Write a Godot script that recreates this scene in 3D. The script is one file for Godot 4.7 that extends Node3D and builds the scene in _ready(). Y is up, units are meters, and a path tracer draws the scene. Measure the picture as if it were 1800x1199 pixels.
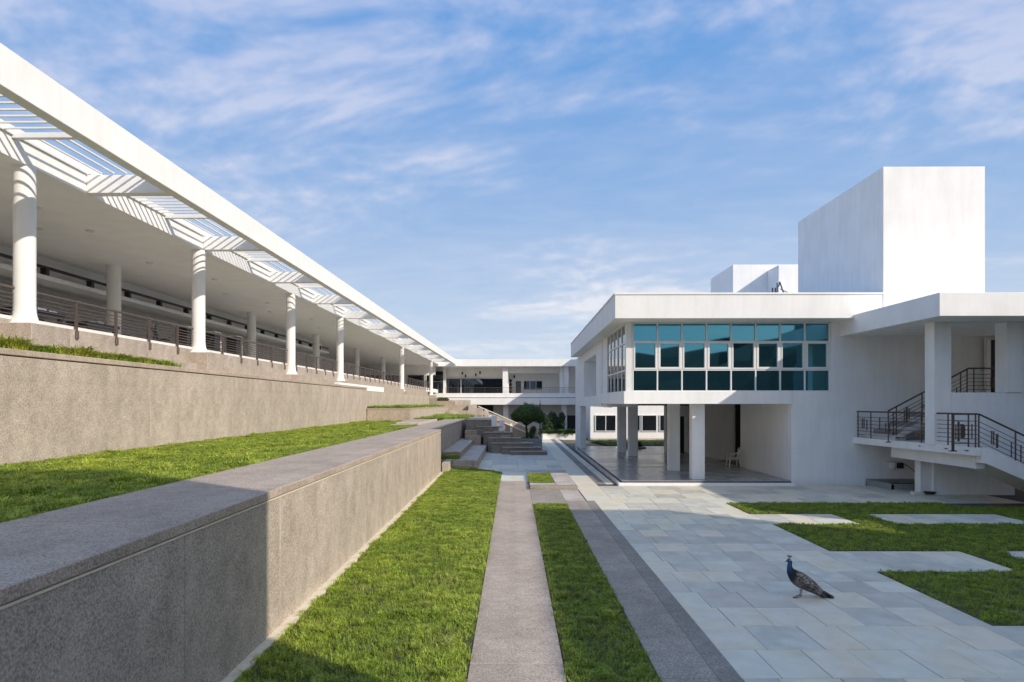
extends Node3D
# A white campus court: colonnade and terraces on the left, pavilion with teal glazing on the right.
# Inside the script places are given as (X, Y, D): metres right of the camera, up from the paving, ahead of the camera; z = -D.

var s: SurfaceTool
var off := Vector3.ZERO
var M := {}
var used := {}
var rng := RandomNumberGenerator.new()

# ---------------------------------------------------------------- shapes
func P(x: float, y: float, d: float) -> Vector3:
	return Vector3(x, y, -d) - off

func begin() -> void:
	s = SurfaceTool.new()
	s.begin(Mesh.PRIMITIVE_TRIANGLES)

func tri(a: Vector3, b: Vector3, c: Vector3, n: Vector3) -> void:
	s.set_normal(n)
	if (b - a).cross(c - a).dot(n) > 0.0:
		s.add_vertex(a); s.add_vertex(c); s.add_vertex(b)
	else:
		s.add_vertex(a); s.add_vertex(b); s.add_vertex(c)

func quad(a: Vector3, b: Vector3, c: Vector3, d: Vector3, n: Vector3) -> void:
	tri(a, b, c, n)
	tri(a, c, d, n)

func face(a: Vector3, b: Vector3, c: Vector3, d: Vector3, inside: Vector3) -> void:
	var n := (b - a).cross(d - a).normalized()
	if n.length() < 0.5:
		n = (c - b).cross(d - b).normalized()
	if n.dot((a + b + c + d) * 0.25 - inside) < 0.0:
		n = -n
	quad(a, b, c, d, n)

# box between X, Y and D limits, with chamfered edges when c > 0
func bx(x0: float, x1: float, y0: float, y1: float, d0: float, d1: float, c := 0.0) -> void:
	var lo := P(minf(x0, x1), minf(y0, y1), maxf(d0, d1))
	var hi := P(maxf(x0, x1), maxf(y0, y1), minf(d0, d1))
	c = minf(c, 0.45 * minf(hi.x - lo.x, minf(hi.y - lo.y, hi.z - lo.z)))
	var e := [lo, hi]
	var pt := func(ax: int, ix: int, iy: int, iz: int) -> Vector3:
		var v := Vector3(e[ix].x, e[iy].y, e[iz].z)
		var i := [ix, iy, iz]
		for k in 3:
			if k != ax:
				v[k] += c if i[k] == 0 else -c
		return v
	for ax in 3:
		var u := (ax + 1) % 3
		var w := (ax + 2) % 3
		for sg in 2:
			var n := Vector3.ZERO
			n[ax] = 1.0 if sg else -1.0
			var r := []
			for k in [[0, 0], [1, 0], [1, 1], [0, 1]]:
				var i := [0, 0, 0]
				i[ax] = sg; i[u] = k[0]; i[w] = k[1]
				r.append(pt.call(ax, i[0], i[1], i[2]))
			quad(r[0], r[1], r[2], r[3], n)
	if c <= 0.0:
		return
	for w in 3:
		var u := (w + 1) % 3
		var v := (w + 2) % 3
		for su in 2:
			for sv in 2:
				var n := Vector3.ZERO
				n[u] = 1.0 if su else -1.0
				n[v] = 1.0 if sv else -1.0
				var i := [0, 0, 0]
				i[u] = su; i[v] = sv
				i[w] = 0
				var a: Vector3 = pt.call(u, i[0], i[1], i[2])
				var b: Vector3 = pt.call(v, i[0], i[1], i[2])
				i[w] = 1
				var cc: Vector3 = pt.call(v, i[0], i[1], i[2])
				var d: Vector3 = pt.call(u, i[0], i[1], i[2])
				quad(a, b, cc, d, n.normalized())
	for ix in 2:
		for iy in 2:
			for iz in 2:
				tri(pt.call(0, ix, iy, iz), pt.call(1, ix, iy, iz), pt.call(2, ix, iy, iz), Vector3(ix * 2 - 1, iy * 2 - 1, iz * 2 - 1).normalized())

# eight corners: four of one end, four of the other, in the same order
func hexa(a: Array, b: Array) -> void:
	var m := Vector3.ZERO
	for k in 4:
		m += (a[k] + b[k]) / 8.0
	face(a[0], a[1], a[2], a[3], m)
	face(b[0], b[1], b[2], b[3], m)
	for k in 4:
		face(a[k], a[(k + 1) % 4], b[(k + 1) % 4], b[k], m)

# a polygon of (X, D) between two heights
func prism(pts: Array, y0: float, y1: float) -> void:
	var pv := PackedVector2Array(pts)
	var idx := Geometry2D.triangulate_polygon(pv)
	for k in range(0, idx.size(), 3):
		var a := pv[idx[k]]
		var b := pv[idx[k + 1]]
		var c := pv[idx[k + 2]]
		tri(P(a.x, y1, a.y), P(b.x, y1, b.y), P(c.x, y1, c.y), Vector3.UP)
		tri(P(a.x, y0, a.y), P(b.x, y0, b.y), P(c.x, y0, c.y), Vector3.DOWN)
	var sgn := 0.0
	for k in pv.size():
		sgn += pv[k].cross(pv[(k + 1) % pv.size()])
	for k in pv.size():
		var a := pv[k]
		var b := pv[(k + 1) % pv.size()]
		var t := (b - a).normalized()
		var n := Vector3(t.y, 0, t.x) * signf(sgn)
		quad(P(a.x, y0, a.y), P(b.x, y0, b.y), P(b.x, y1, b.y), P(a.x, y1, a.y), n)

# a polygon of (X, Y) between two depths
func slab(pts: Array, d0: float, d1: float) -> void:
	var pv := PackedVector2Array(pts)
	var idx := Geometry2D.triangulate_polygon(pv)
	for k in range(0, idx.size(), 3):
		var a := pv[idx[k]]
		var b := pv[idx[k + 1]]
		var c := pv[idx[k + 2]]
		tri(P(a.x, a.y, d0), P(b.x, b.y, d0), P(c.x, c.y, d0), Vector3(0, 0, 1))
		tri(P(a.x, a.y, d1), P(b.x, b.y, d1), P(c.x, c.y, d1), Vector3(0, 0, -1))
	var sgn := 0.0
	for k in pv.size():
		sgn += pv[k].cross(pv[(k + 1) % pv.size()])
	for k in pv.size():
		var a := pv[k]
		var b := pv[(k + 1) % pv.size()]
		var t := (b - a).normalized()
		quad(P(a.x, a.y, d0), P(b.x, b.y, d0), P(b.x, b.y, d1), P(a.x, a.y, d1), Vector3(t.y, -t.x, 0) * signf(sgn))

# tube through world points (already offset), radius may be an array
func tube(pts: Array, r: Variant, n := 8, flat := 1.0) -> void:
	var rings := []
	var side := Vector3.ZERO
	for k in pts.size():
		var t: Vector3
		if k == 0:
			t = pts[1] - pts[0]
		elif k == pts.size() - 1:
			t = pts[k] - pts[k - 1]
		else:
			t = (pts[k + 1] - pts[k]).normalized() + (pts[k] - pts[k - 1]).normalized()
		t = t.normalized()
		side = side - t * side.dot(t)
		if side.length() < 0.1:
			side = t.cross(Vector3.UP)
		if side.length() < 0.1:
			side = t.cross(Vector3(0, 0, 1))
		side = side.normalized()
		var up := side.cross(t).normalized()
		var rr: float = r[k] if r is Array else r
		var ring := []
		for j in n:
			var an := TAU * j / n
			ring.append([pts[k], side * cos(an) * rr + up * sin(an) * rr * flat])
		rings.append(ring)
	for k in rings.size() - 1:
		for j in n:
			var a = rings[k][j]
			var b = rings[k][(j + 1) % n]
			var c = rings[k + 1][(j + 1) % n]
			var d = rings[k + 1][j]
			var vs := [a, b, c, a, c, d]
			var nn: Vector3 = (a[1] + b[1] + c[1] + d[1]).normalized()
			var flip: bool = (b[0] + b[1] - a[0] - a[1]).cross(c[0] + c[1] - a[0] - a[1]).dot(nn) > 0.0
			if flip:
				vs = [a, c, b, a, d, c]
			for v in vs:
				s.set_normal(v[1].normalized())
				s.add_vertex(v[0] + v[1])
	for k in [0, rings.size() - 1]:
		var o: Vector3 = pts[k] - pts[1 if k == 0 else k - 1]
		for j in n:
			tri(pts[k], rings[k][j][0] + rings[k][j][1], rings[k][(j + 1) % n][0] + rings[k][(j + 1) % n][1], o.normalized())

func lathe(x: float, d: float, prof: Array, n := 28) -> void:
	for k in prof.size() - 1:
		var p0: Vector2 = prof[k]
		var p1: Vector2 = prof[k + 1]
		var t := (p1 - p0).normalized()
		for j in n:
			var a0 := TAU * j / n
			var a1 := TAU * (j + 1) / n
			var d0 := Vector3(cos(a0), 0, sin(a0))
			var d1 := Vector3(cos(a1), 0, sin(a1))
			var b0 := P(x, 0, d)
			var vs := [[b0 + d0 * p0.x + Vector3(0, p0.y, 0), d0], [b0 + d1 * p0.x + Vector3(0, p0.y, 0), d1], [b0 + d1 * p1.x + Vector3(0, p1.y, 0), d1], [b0 + d0 * p1.x + Vector3(0, p1.y, 0), d0]]
			for i in [0, 1, 2, 0, 2, 3]:
				s.set_normal((vs[i][1] * t.y + Vector3(0, -t.x, 0)).normalized())
				s.add_vertex(vs[i][0])

# ---------------------------------------------------------------- objects
func numbered(called: String) -> String:
	used[called] = used.get(called, -1) + 1
	return called if used[called] == 0 else "%s_%03d" % [called, used[called]]

func tag(o: Node, label: String, category: String, group := "", kind := "") -> void:
	if label: o.set_meta("label", label)
	if category: o.set_meta("category", category)
	if group: o.set_meta("group", group)
	if kind: o.set_meta("kind", kind)

# a thing's root at its base; what is built until the next thing() is relative to it
func thing(called: String, label: String, category: String, at: Vector3, yaw := 0.0, pivot := 0.0, group := "") -> Node3D:
	var o := Node3D.new()
	o.name = numbered(called)
	add_child(o)
	off = Vector3(at.x, at.y, -at.z)
	var pv := Vector3(0, 0, -pivot)
	o.transform = Transform3D(Basis(Vector3.UP, yaw), pv + Basis(Vector3.UP, yaw) * (off - pv))
	tag(o, label, category, group)
	return o

func part(called: String, m: Material, parent: Node) -> MeshInstance3D:
	var o := MeshInstance3D.new()
	o.name = called
	o.mesh = s.commit()
	o.material_override = m
	parent.add_child(o, true)
	return o

func lone(called: String, m: Material, label: String, category: String, group := "", kind := "") -> MeshInstance3D:
	var o := MeshInstance3D.new()
	o.name = numbered(called)
	o.mesh = s.commit()
	o.material_override = m
	add_child(o)
	o.position = off
	tag(o, label, category, group, kind)
	return o

func box(called: String, m: Material, parent: Node, x0: float, x1: float, y0: float, y1: float, d0: float, d1: float, c := 0.0) -> MeshInstance3D:
	begin()
	bx(x0, x1, y0, y1, d0, d1, c)
	return part(called, m, parent)

# ---------------------------------------------------------------- materials
func lin(r: float, g: float, b: float, a := 1.0) -> Color:
	var c := Color(r, g, b).linear_to_srgb()
	c.a = a
	return c

# layers of [frequency, octaves, weight, type]; colours linear
func tex(layers: Array, c0: Color, c1: Color, size := 512, sd := 1) -> ImageTexture:
	var acc := PackedFloat32Array()
	acc.resize(size * size)
	acc.fill(0.5)
	for l in layers:
		var f := FastNoiseLite.new()
		f.seed = sd
		sd += 7
		f.noise_type = l[3] if l.size() > 3 else FastNoiseLite.TYPE_SIMPLEX_SMOOTH
		f.frequency = l[0] / size
		f.fractal_octaves = l[1]
		var d := f.get_seamless_image(size, size).get_data()
		var w: float = l[2] / 255.0
		for k in acc.size():
			acc[k] += (d[k] - 127.5) * w
	var b := PackedByteArray()
	b.resize(size * size * 3)
	var lut := PackedByteArray()
	for k in 256:
		var c := c0.lerp(c1, k / 255.0).linear_to_srgb()
		lut.append(int(clampf(c.r, 0, 1) * 255)); lut.append(int(clampf(c.g, 0, 1) * 255)); lut.append(int(clampf(c.b, 0, 1) * 255))
	for k in acc.size():
		var v := int(clampf(acc[k], 0.0, 1.0) * 255.0) * 3
		b[k * 3] = lut[v]; b[k * 3 + 1] = lut[v + 1]; b[k * 3 + 2] = lut[v + 2]
	return ImageTexture.create_from_image(Image.create_from_data(size, size, false, Image.FORMAT_RGB8, b))

func mat(called: String, c: Color, rough := 0.7, t: Texture2D = null, metres := 2.0, detail: Texture2D = null, dmetres := 7.0, bump: Texture2D = null, bumpcm := 0.3) -> StandardMaterial3D:
	var m := StandardMaterial3D.new()
	m.resource_name = called
	m.albedo_color = c
	m.roughness = rough
	if t or bump:
		m.albedo_texture = t
		m.uv1_triplanar = true
		m.uv1_world_triplanar = true
		m.uv1_scale = Vector3.ONE / metres
	if detail:
		m.detail_enabled = true
		m.detail_albedo = detail
		m.detail_blend_mode = BaseMaterial3D.BLEND_MODE_MUL
		m.detail_uv_layer = BaseMaterial3D.DETAIL_UV_2
		m.uv2_triplanar = true
		m.uv2_world_triplanar = true
		m.uv2_scale = Vector3.ONE / dmetres
	if bump:
		m.heightmap_enabled = true
		m.heightmap_texture = bump
		m.heightmap_scale = bumpcm
	M[called] = m
	return m

func make_materials() -> void:
	var W := Color.WHITE
	var val := FastNoiseLite.TYPE_VALUE
	var speck := tex([[150.0, 1, 0.80, val], [60.0, 2, 0.40], [4.0, 3, 0.25]], Color(0.27, 0.238, 0.21), Color(0.74, 0.665, 0.59), 512, 11)
	var stain := tex([[3.0, 5, 0.95]], Color(0.74, 0.73, 0.71), Color(1, 1, 1), 512, 21)
	var faint := tex([[4.0, 5, 1.1], [30.0, 3, 0.3]], Color(0.93, 0.928, 0.92), Color(1, 1, 1), 512, 31)
	var relief := tex([[120.0, 3, 0.9]], Color.BLACK, W, 512, 41)
	var slate := tex([[6.0, 6, 0.9], [60.0, 2, 0.2]], Color(0.82, 0.825, 0.83), Color(1, 1, 1), 512, 51)
	var rust := tex([[2.6, 5, 1.1]], Color(1.0, 0.92, 0.80), Color(1, 1, 1), 512, 61)
	var stretch := tex([[5.0, 4, 1.0]], Color(0.92, 0.917, 0.91), Color(1, 1, 1), 512, 71)
	mat("white", lin(0.91, 0.91, 0.90), 0.75, faint, 6.0, stretch, 0.0 + 17.0)
	M.white.uv2_scale = Vector3(0.55, 0.07, 0.55)
	mat("ceiling", lin(0.86, 0.845, 0.81), 0.85, faint, 5.0)
	mat("white_metal", lin(0.78, 0.78, 0.77), 0.45, faint, 3.0)
	mat("granite", lin(0.98, 0.90, 0.81), 0.85, speck, 1.7, stain, 6.3, relief, 0.35)
	mat("granite_wall", lin(1.07, 1.02, 0.94), 0.85, speck, 1.9, stain, 4.3, relief, 0.35)
	M.granite_wall.uv2_scale = Vector3(0.26, 0.17, 0.26)
	var other: StandardMaterial3D = M.granite_wall.duplicate()
	other.albedo_color = lin(0.99, 0.95, 0.88)
	other.uv1_offset = Vector3(0.37, 0.21, 0.11)
	other.uv2_offset = Vector3(0.43, 0.31, 0.17)
	M.granite_wall2 = other
	mat("granite_plinth", lin(0.93, 0.90, 0.86), 0.85, speck, 1.8, stain, 5.3, relief, 0.3)
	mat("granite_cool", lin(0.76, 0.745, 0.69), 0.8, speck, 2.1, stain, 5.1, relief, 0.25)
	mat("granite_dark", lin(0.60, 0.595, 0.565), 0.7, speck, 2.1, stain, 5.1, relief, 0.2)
	mat("granite_pale", lin(1.15, 1.13, 1.10), 0.8, speck, 2.3, stain, 4.1, relief, 0.2)
	mat("mortar", lin(0.88, 0.79, 0.60), 0.95, stain, 0.6, null, 1.0, relief, 0.5)
	mat("groove", lin(0.10, 0.085, 0.07), 0.95)
	mat("grout", lin(0.10, 0.095, 0.09), 0.95, stain, 2.0)
	mat("soil", lin(0.085, 0.10, 0.022), 0.98, stain, 0.7, stain, 2.9)
	mat("earth", lin(0.20, 0.18, 0.14), 0.98, stain, 3.0, stain, 13.0)
	var tints := [Color(0.79, 0.765, 0.645), Color(0.80, 0.77, 0.64), Color(0.76, 0.725, 0.61), Color(0.83, 0.77, 0.63), Color(0.785, 0.775, 0.645), Color(0.71, 0.675, 0.575), Color(0.785, 0.72, 0.605)]
	for k in tints.size():
		var m := mat("slate%d" % k, lin(tints[k].r, tints[k].g, tints[k].b), 0.55, slate, 1.9 + 0.35 * k, rust if k in [1, 3, 4] else stain, 2.3 + 0.3 * k, relief, 0.12)
		m.uv1_offset = Vector3(k * 0.37, k * 0.21, k * 0.13)
	mat("floor", lin(0.34, 0.34, 0.33), 0.25, slate, 2.2)
	mat("floor_pale", lin(0.40, 0.395, 0.38), 0.3, slate, 2.6)
	mat("rail", lin(0.115, 0.085, 0.07), 0.4).metallic = 0.5
	mat("rail_left", lin(0.15, 0.12, 0.105), 0.5).metallic = 0.5
	mat("dark", lin(0.02, 0.021, 0.023), 0.5)
	mat("black", lin(0.008, 0.008, 0.009), 0.6)
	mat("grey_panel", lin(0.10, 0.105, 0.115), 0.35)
	mat("steel", lin(0.5, 0.5, 0.5), 0.3).metallic = 0.8
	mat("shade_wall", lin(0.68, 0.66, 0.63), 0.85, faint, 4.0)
	mat("plastic", lin(0.72, 0.69, 0.60), 0.4)
	mat("concrete", lin(0.33, 0.33, 0.31), 0.9, stain, 1.1, null, 1.0, relief, 0.4)
	mat("bark", lin(0.10, 0.075, 0.055), 0.95, stain, 0.3)
	mat("hill", lin(0.010, 0.018, 0.022), 1.0, stain, 60.0, stain, 23.0)
	mat("pole", lin(0.03, 0.06, 0.065), 0.4)
	var glass := ORMMaterial3D.new()
	glass.resource_name = "teal_glass"
	glass.albedo_color = lin(0.105, 0.32, 0.39, 0.88)
	var im := Image.create(4, 4, false, Image.FORMAT_RGB8)
	im.fill(Color(1.0, 0.02, 0.985))
	glass.orm_texture = ImageTexture.create_from_image(im)
	glass.transparency = BaseMaterial3D.TRANSPARENCY_ALPHA
	M.glass = glass
	var g2: ORMMaterial3D = glass.duplicate()
	g2.resource_name = "grey_glass"
	g2.albedo_color = lin(0.42, 0.47, 0.50, 0.62)
	M.side_glass = g2
	var g3: ORMMaterial3D = glass.duplicate()
	g3.resource_name = "dark_glass"
	g3.albedo_color = lin(0.12, 0.15, 0.18, 0.88)
	M.dark_glass = g3
	for k in [["grass", 0.7], ["leaf", 0.5]]:
		var m := mat(k[0], Color.WHITE, 0.6)
		m.vertex_color_use_as_albedo = true
		m.backlight_enabled = true
		m.backlight = Color(k[1], k[1], k[1])
		m.cull_mode = BaseMaterial3D.CULL_DISABLED
	var pl := mat("plumage", Color.WHITE, 0.5)
	pl.vertex_color_use_as_albedo = true

# ---------------------------------------------------------------- sky, sun, camera
func make_sky() -> void:
	var w := 3072
	var h := 1536
	var b := PackedByteArray()
	b.resize(w * h * 4)
	var n1 := FastNoiseLite.new()
	n1.seed = 5
	n1.frequency = 0.55
	n1.fractal_octaves = 6
	n1.fractal_gain = 0.55
	var n2 := FastNoiseLite.new()
	n2.seed = 10
	n2.frequency = 0.34
	n2.fractal_octaves = 3
	var n3 := FastNoiseLite.new()
	n3.seed = 23
	n3.frequency = 0.8
	n3.fractal_octaves = 2
	var n4 := FastNoiseLite.new()
	n4.seed = 41
	n4.frequency = 3.4
	n4.fractal_octaves = 5
	n4.fractal_gain = 0.6
	for j in h / 2:
		var el := (0.5 - (j + 0.5) / h) * PI
		var y := sin(el)
		var k := cos(el) / (y + 0.14)
		var fade := smoothstep(0.0, 0.14, y)
		for i in w:
			var az := ((i + 0.5) / w - 0.5) * TAU
			var px := sin(az) * k
			var pz := -cos(az) * k
			var wx := n3.get_noise_2d(px, pz) * 0.16
			# broad fields, broken up by streaks and by small fleecy lumps
			var m := n2.get_noise_2d(px * 0.85 + pz * 0.25 + 3.7, pz * 1.25 - px * 0.25 - 1.1)
			var a := n1.get_noise_2d((px * 0.85 + pz * 0.2) * 0.8 + wx, (pz - px * 0.25) * 1.5 + wx)
			var f := n4.get_noise_2d(px * 1.1 + wx * 2.0, pz * 1.6 - px * 0.3)
			var c := smoothstep(-0.22, 0.66, m * 0.95 + a * 0.55 + f * 0.28 + 0.04) * (0.70 + 0.75 * f)
			c = clampf(c, 0.0, 1.0) * fade + 0.17 * fade * (0.8 + f + a)
			var v := int(clampf(c, 0.0, 1.0) * 255.0)
			var o := (j * w + i) * 4
			b[o] = 255; b[o + 1] = 212; b[o + 2] = 140; b[o + 3] = v
	for o in range(w * h / 2 * 4, w * h * 4, 4):
		b[o] = 255; b[o + 1] = 212; b[o + 2] = 140; b[o + 3] = 0
	var sky := ProceduralSkyMaterial.new()
	sky.sky_top_color = lin(0.024, 0.132, 0.335)
	sky.sky_horizon_color = lin(0.34, 0.38, 0.415)
	sky.sky_curve = 0.2
	sky.ground_bottom_color = lin(0.22, 0.20, 0.17)
	sky.ground_horizon_color = lin(0.32, 0.32, 0.32)
	sky.sky_cover = ImageTexture.create_from_image(Image.create_from_data(w, h, false, Image.FORMAT_RGBA8, b))
	sky.sky_cover_modulate = Color(0.43, 0.43, 0.44)
	sky.sun_angle_max = 75.0
	sky.sun_curve = 0.45
	var env := Environment.new()
	env.background_mode = Environment.BG_SKY
	env.sky = Sky.new()
	env.sky.sky_material = sky
	env.tonemap_mode = Environment.TONE_MAPPER_LINEAR
	env.tonemap_exposure = 2.12
	env.sdfgi_enabled = true
	env.ssao_enabled = true
	env.ssil_enabled = true
	var we := WorldEnvironment.new()
	we.name = "world_environment"
	we.environment = env
	add_child(we)

func _ready() -> void:
	rng.seed = 20
	# camera: eye 3.2 m over the paving, looking level along -z, the lens shifted upwards
	var cam := Camera3D.new()
	cam.name = "camera"
	cam.position = Vector3(0, 3.2, 0)
	cam.projection = Camera3D.PROJECTION_FRUSTUM
	cam.near = 0.1
	cam.far = 4000.0
	cam.size = 0.1 * 1199.0 / 1200.0
	cam.frustum_offset = Vector2(-2.0, 109.5) * 0.1 / 1200.0
	cam.current = true
	add_child(cam)
	make_sky()
	var sun := DirectionalLight3D.new()
	sun.name = "sun"
	sun.light_energy = 0.60
	sun.light_color = Color(1.0, 0.955, 0.895)
	sun.light_angular_distance = 0.5
	sun.shadow_enabled = true
	add_child(sun)
	sun.look_at_from_position(Vector3.ZERO, Vector3(-0.788, -0.55, -0.616))
	make_materials()
	ground_and_paving()
	left_terraces()
	left_building()
	far_building()
	right_building()
	stair_wing()
	middle_terraces()
	surroundings()
	planting()
	small_things()
	peafowl()
	lawns()

# ---------------------------------------------------------------- ground
func structure(called: String, m: Material, label: String) -> MeshInstance3D:
	return lone(called, m, label, "", "", "structure")

func ground_and_paving() -> void:
	off = Vector3.ZERO
	begin()
	var prof := [[-1500.0, -0.06], [61.2, -0.06], [64.0, -2.7], [3000.0, -2.7]]
	for k in 3:
		quad(P(-2500, prof[k][1], prof[k][0]), P(2500, prof[k][1], prof[k][0]), P(2500, prof[k + 1][1], prof[k + 1][0]), P(-2500, prof[k + 1][1], prof[k + 1][0]), Vector3.UP)
	structure("ground", M.earth, "bare ground that the court is built on")
	# slate court, tile by tile in staggered rows
	var root := thing("paving", "", "", Vector3(7, 0, 15))
	root.set_meta("kind", "structure")
	root.set_meta("label", "blue grey slate paving of the court around the lawns")
	box("bed", M.grout, root, 2.42, 20.0, -0.05, -0.022, 3.5, 26.4)
	var rows := [4.2, 5.05, 5.95, 6.95, 7.95, 8.87, 9.82, 10.7, 11.57, 12.25, 13.0, 13.85, 14.77, 15.6, 16.4, 17.25, 18.1, 18.9, 19.72, 20.8, 21.94, 23.0, 24.1, 25.3, 26.42]
	var meshes := {}
	for k in rows.size() - 1:
		var d0: float = rows[k]
		var d1: float = rows[k + 1]
		var spans := [[2.66, 13.5]]
		if d0 >= 21.9: spans = [[3.3 if d0 > 22.4 else 2.66, 16.5]]
		elif d0 >= 19.7: spans = [[2.66, 6.82]]
		elif d0 >= 18.0: spans = [[2.66, 9.2], [10.2, 13.9]]
		elif d0 >= 14.7: spans = [[2.66, 6.87]]
		elif d0 >= 12.9: spans = [[2.66, 9.65], [10.46, 12.6]]
		elif d0 >= 9.8: spans = [[2.66, 6.9]]
		for sp in spans:
			var x: float = sp[0]
			var first := true
			while x < sp[1] - 0.05:
				var w := rng.randf_range(0.56, 0.78) * (1.0 if d0 < 20.0 else 1.45)
				if first: w *= rng.randf_range(0.5, 1.0)
				first = false
				var x1 := x + w
				if sp[1] - x1 < 0.35: x1 = sp[1]
				box("slate_tile", M["slate%d" % [[0, 0, 1, 1, 2, 3, 4, 4, 5, 6][rng.randi() % 10]]], root, x + 0.005, x1 - 0.005, -0.03, rng.randf_range(-0.004, 0.002), d0 + 0.005, d1 - 0.005, 0.005)
				x = x1
	# pale strip running away beside the pavilion, with darker bands
	root = thing("walkway", "", "", Vector3(3, 0, 40))
	root.set_meta("kind", "structure")
	root.set_meta("label", "pale stone walkway running towards the white planter")
	box("bed", M.grout, root, 2.3, 4.3, -0.05, -0.022, 22.0, 61.2)
	var d := 22.42
	while d < 60.5:
		box("paving_slab", M["slate%d" % [[3, 4, 1][rng.randi() % 3]]], root, 2.43, 3.297, -0.03, rng.randf_range(-0.002, 0.001), d + 0.004, d + 1.18, 0.004)
		if d > 26.6:
			box("paving_slab", M.granite_dark, root, 3.303, 3.68, -0.03, rng.randf_range(-0.004, -0.002), d + 0.004, d + 1.18, 0.004)
			box("paving_slab", M["slate%d" % [[0, 1, 4][rng.randi() % 3]]], root, 3.686, 4.02, -0.03, rng.randf_range(-0.002, 0.001), d + 0.004, d + 1.18, 0.004)
		d += 1.184
	# tile field between the walkway and the terraces
	root = thing("paving", "", "", Vector3(0, 0, 37))
	root.set_meta("kind", "structure")
	root.set_meta("label", "grey tiled ground at the foot of the stepped seats")
	box("bed", M.grout, root, -3.4, 2.42, -0.05, -0.022, 27.5, 61.2)
	var pat := [[-1.75, -1.0, 1], [-1.0, 0.0, 0], [0.0, 1.2, 2], [1.2, 2.42, 1]]
	var dd := [27.6, 31.6, 33.4, 35.6, 38.4, 42.2, 50.0, 60.9]
	for k in dd.size() - 1:
		var x := -3.3 if k > 0 else -0.53
		while x < 2.3:
			var w := rng.randf_range(0.8, 1.5)
			var x1 := x + w
			if 2.42 - x1 < 0.5: x1 = 2.42
			var m: Material = M["slate%d" % [[0, 1, 4, 2][rng.randi() % 4]]]
			if k > 1 and rng.randf() < 0.3: m = M.slate5
			if x > 1.6: m = M.slate5
			box("paving_slab", m, root, x + 0.004, x1 - 0.004, -0.03, rng.randf_range(-0.002, 0.001), dd[k] + 0.004, dd[k + 1] - 0.004, 0.004)
			x = x1
	# two garden paths of washed aggregate
	root = thing("path", "", "", Vector3(0, 0, 16))
	root.set_meta("kind", "structure")
	root.set_meta("label", "beige washed aggregate path between the two narrow lawns")
	box("bed", M.grout, root, -0.53, 0.61, -0.055, -0.021, 2.5, 27.6)
	for k in 6:
		box("path_slab", M.granite, root, -0.53, 0.61, -0.02, 0.022 + 0.001 * (k % 2), 3.45 + k * 4.9 - 1.0 * int(k == 0), minf(8.345 + k * 4.9, 27.6), 0.006)
	root = thing("path", "", "", Vector3(2, 0, 14))
	root.set_meta("kind", "structure")
	root.set_meta("label", "grey washed aggregate path between the dark green lawn strip and the slate court")
	box("bed", M.grout, root, 1.7, 2.38, -0.055, -0.021, 2.5, 22.4)
	for k in 4:
		box("path_slab", M.granite_cool, root, 1.7, 2.378, -0.02, 0.012 + 0.001 * (k % 2), 3.0 + k * 4.9, minf(7.894 + k * 4.9, 22.4), 0.006)
	box("path_slab", M.granite_cool, root, 0.616, 1.7, -0.02, 0.014, 21.7, 25.2, 0.006)
	box("path_slab", M.granite_pale, root, 1.706, 2.378, -0.02, 0.014, 22.42, 25.2, 0.006)
	for k in 5:
		box("border_slab", M.granite_dark, root, 2.382, 2.66, -0.02, 0.006, 2.6 + k * 3.96, 6.55 + k * 3.96, 0.006)
	# low step across the far end with a square of grass in it
	root = thing("step_platform", "", "", Vector3(1.5, 0, 28))
	root.set_meta("kind", "structure")
	root.set_meta("label", "low stone platform at the end of the garden path")
	box("riser", M.granite_cool, root, 0.63, 2.4, -0.02, 0.13, 25.25, 25.75, 0.008)
	box("tread", M.granite_pale, root, 1.62, 2.4, -0.02, 0.128, 25.76, 31.4, 0.008)
	box("tread", M.granite_pale, root, 0.63, 1.61, -0.02, 0.126, 25.76, 26.35, 0.008)
	box("tread", M.granite_pale, root, 0.63, 1.61, -0.02, 0.126, 30.1, 31.4, 0.008)

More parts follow.
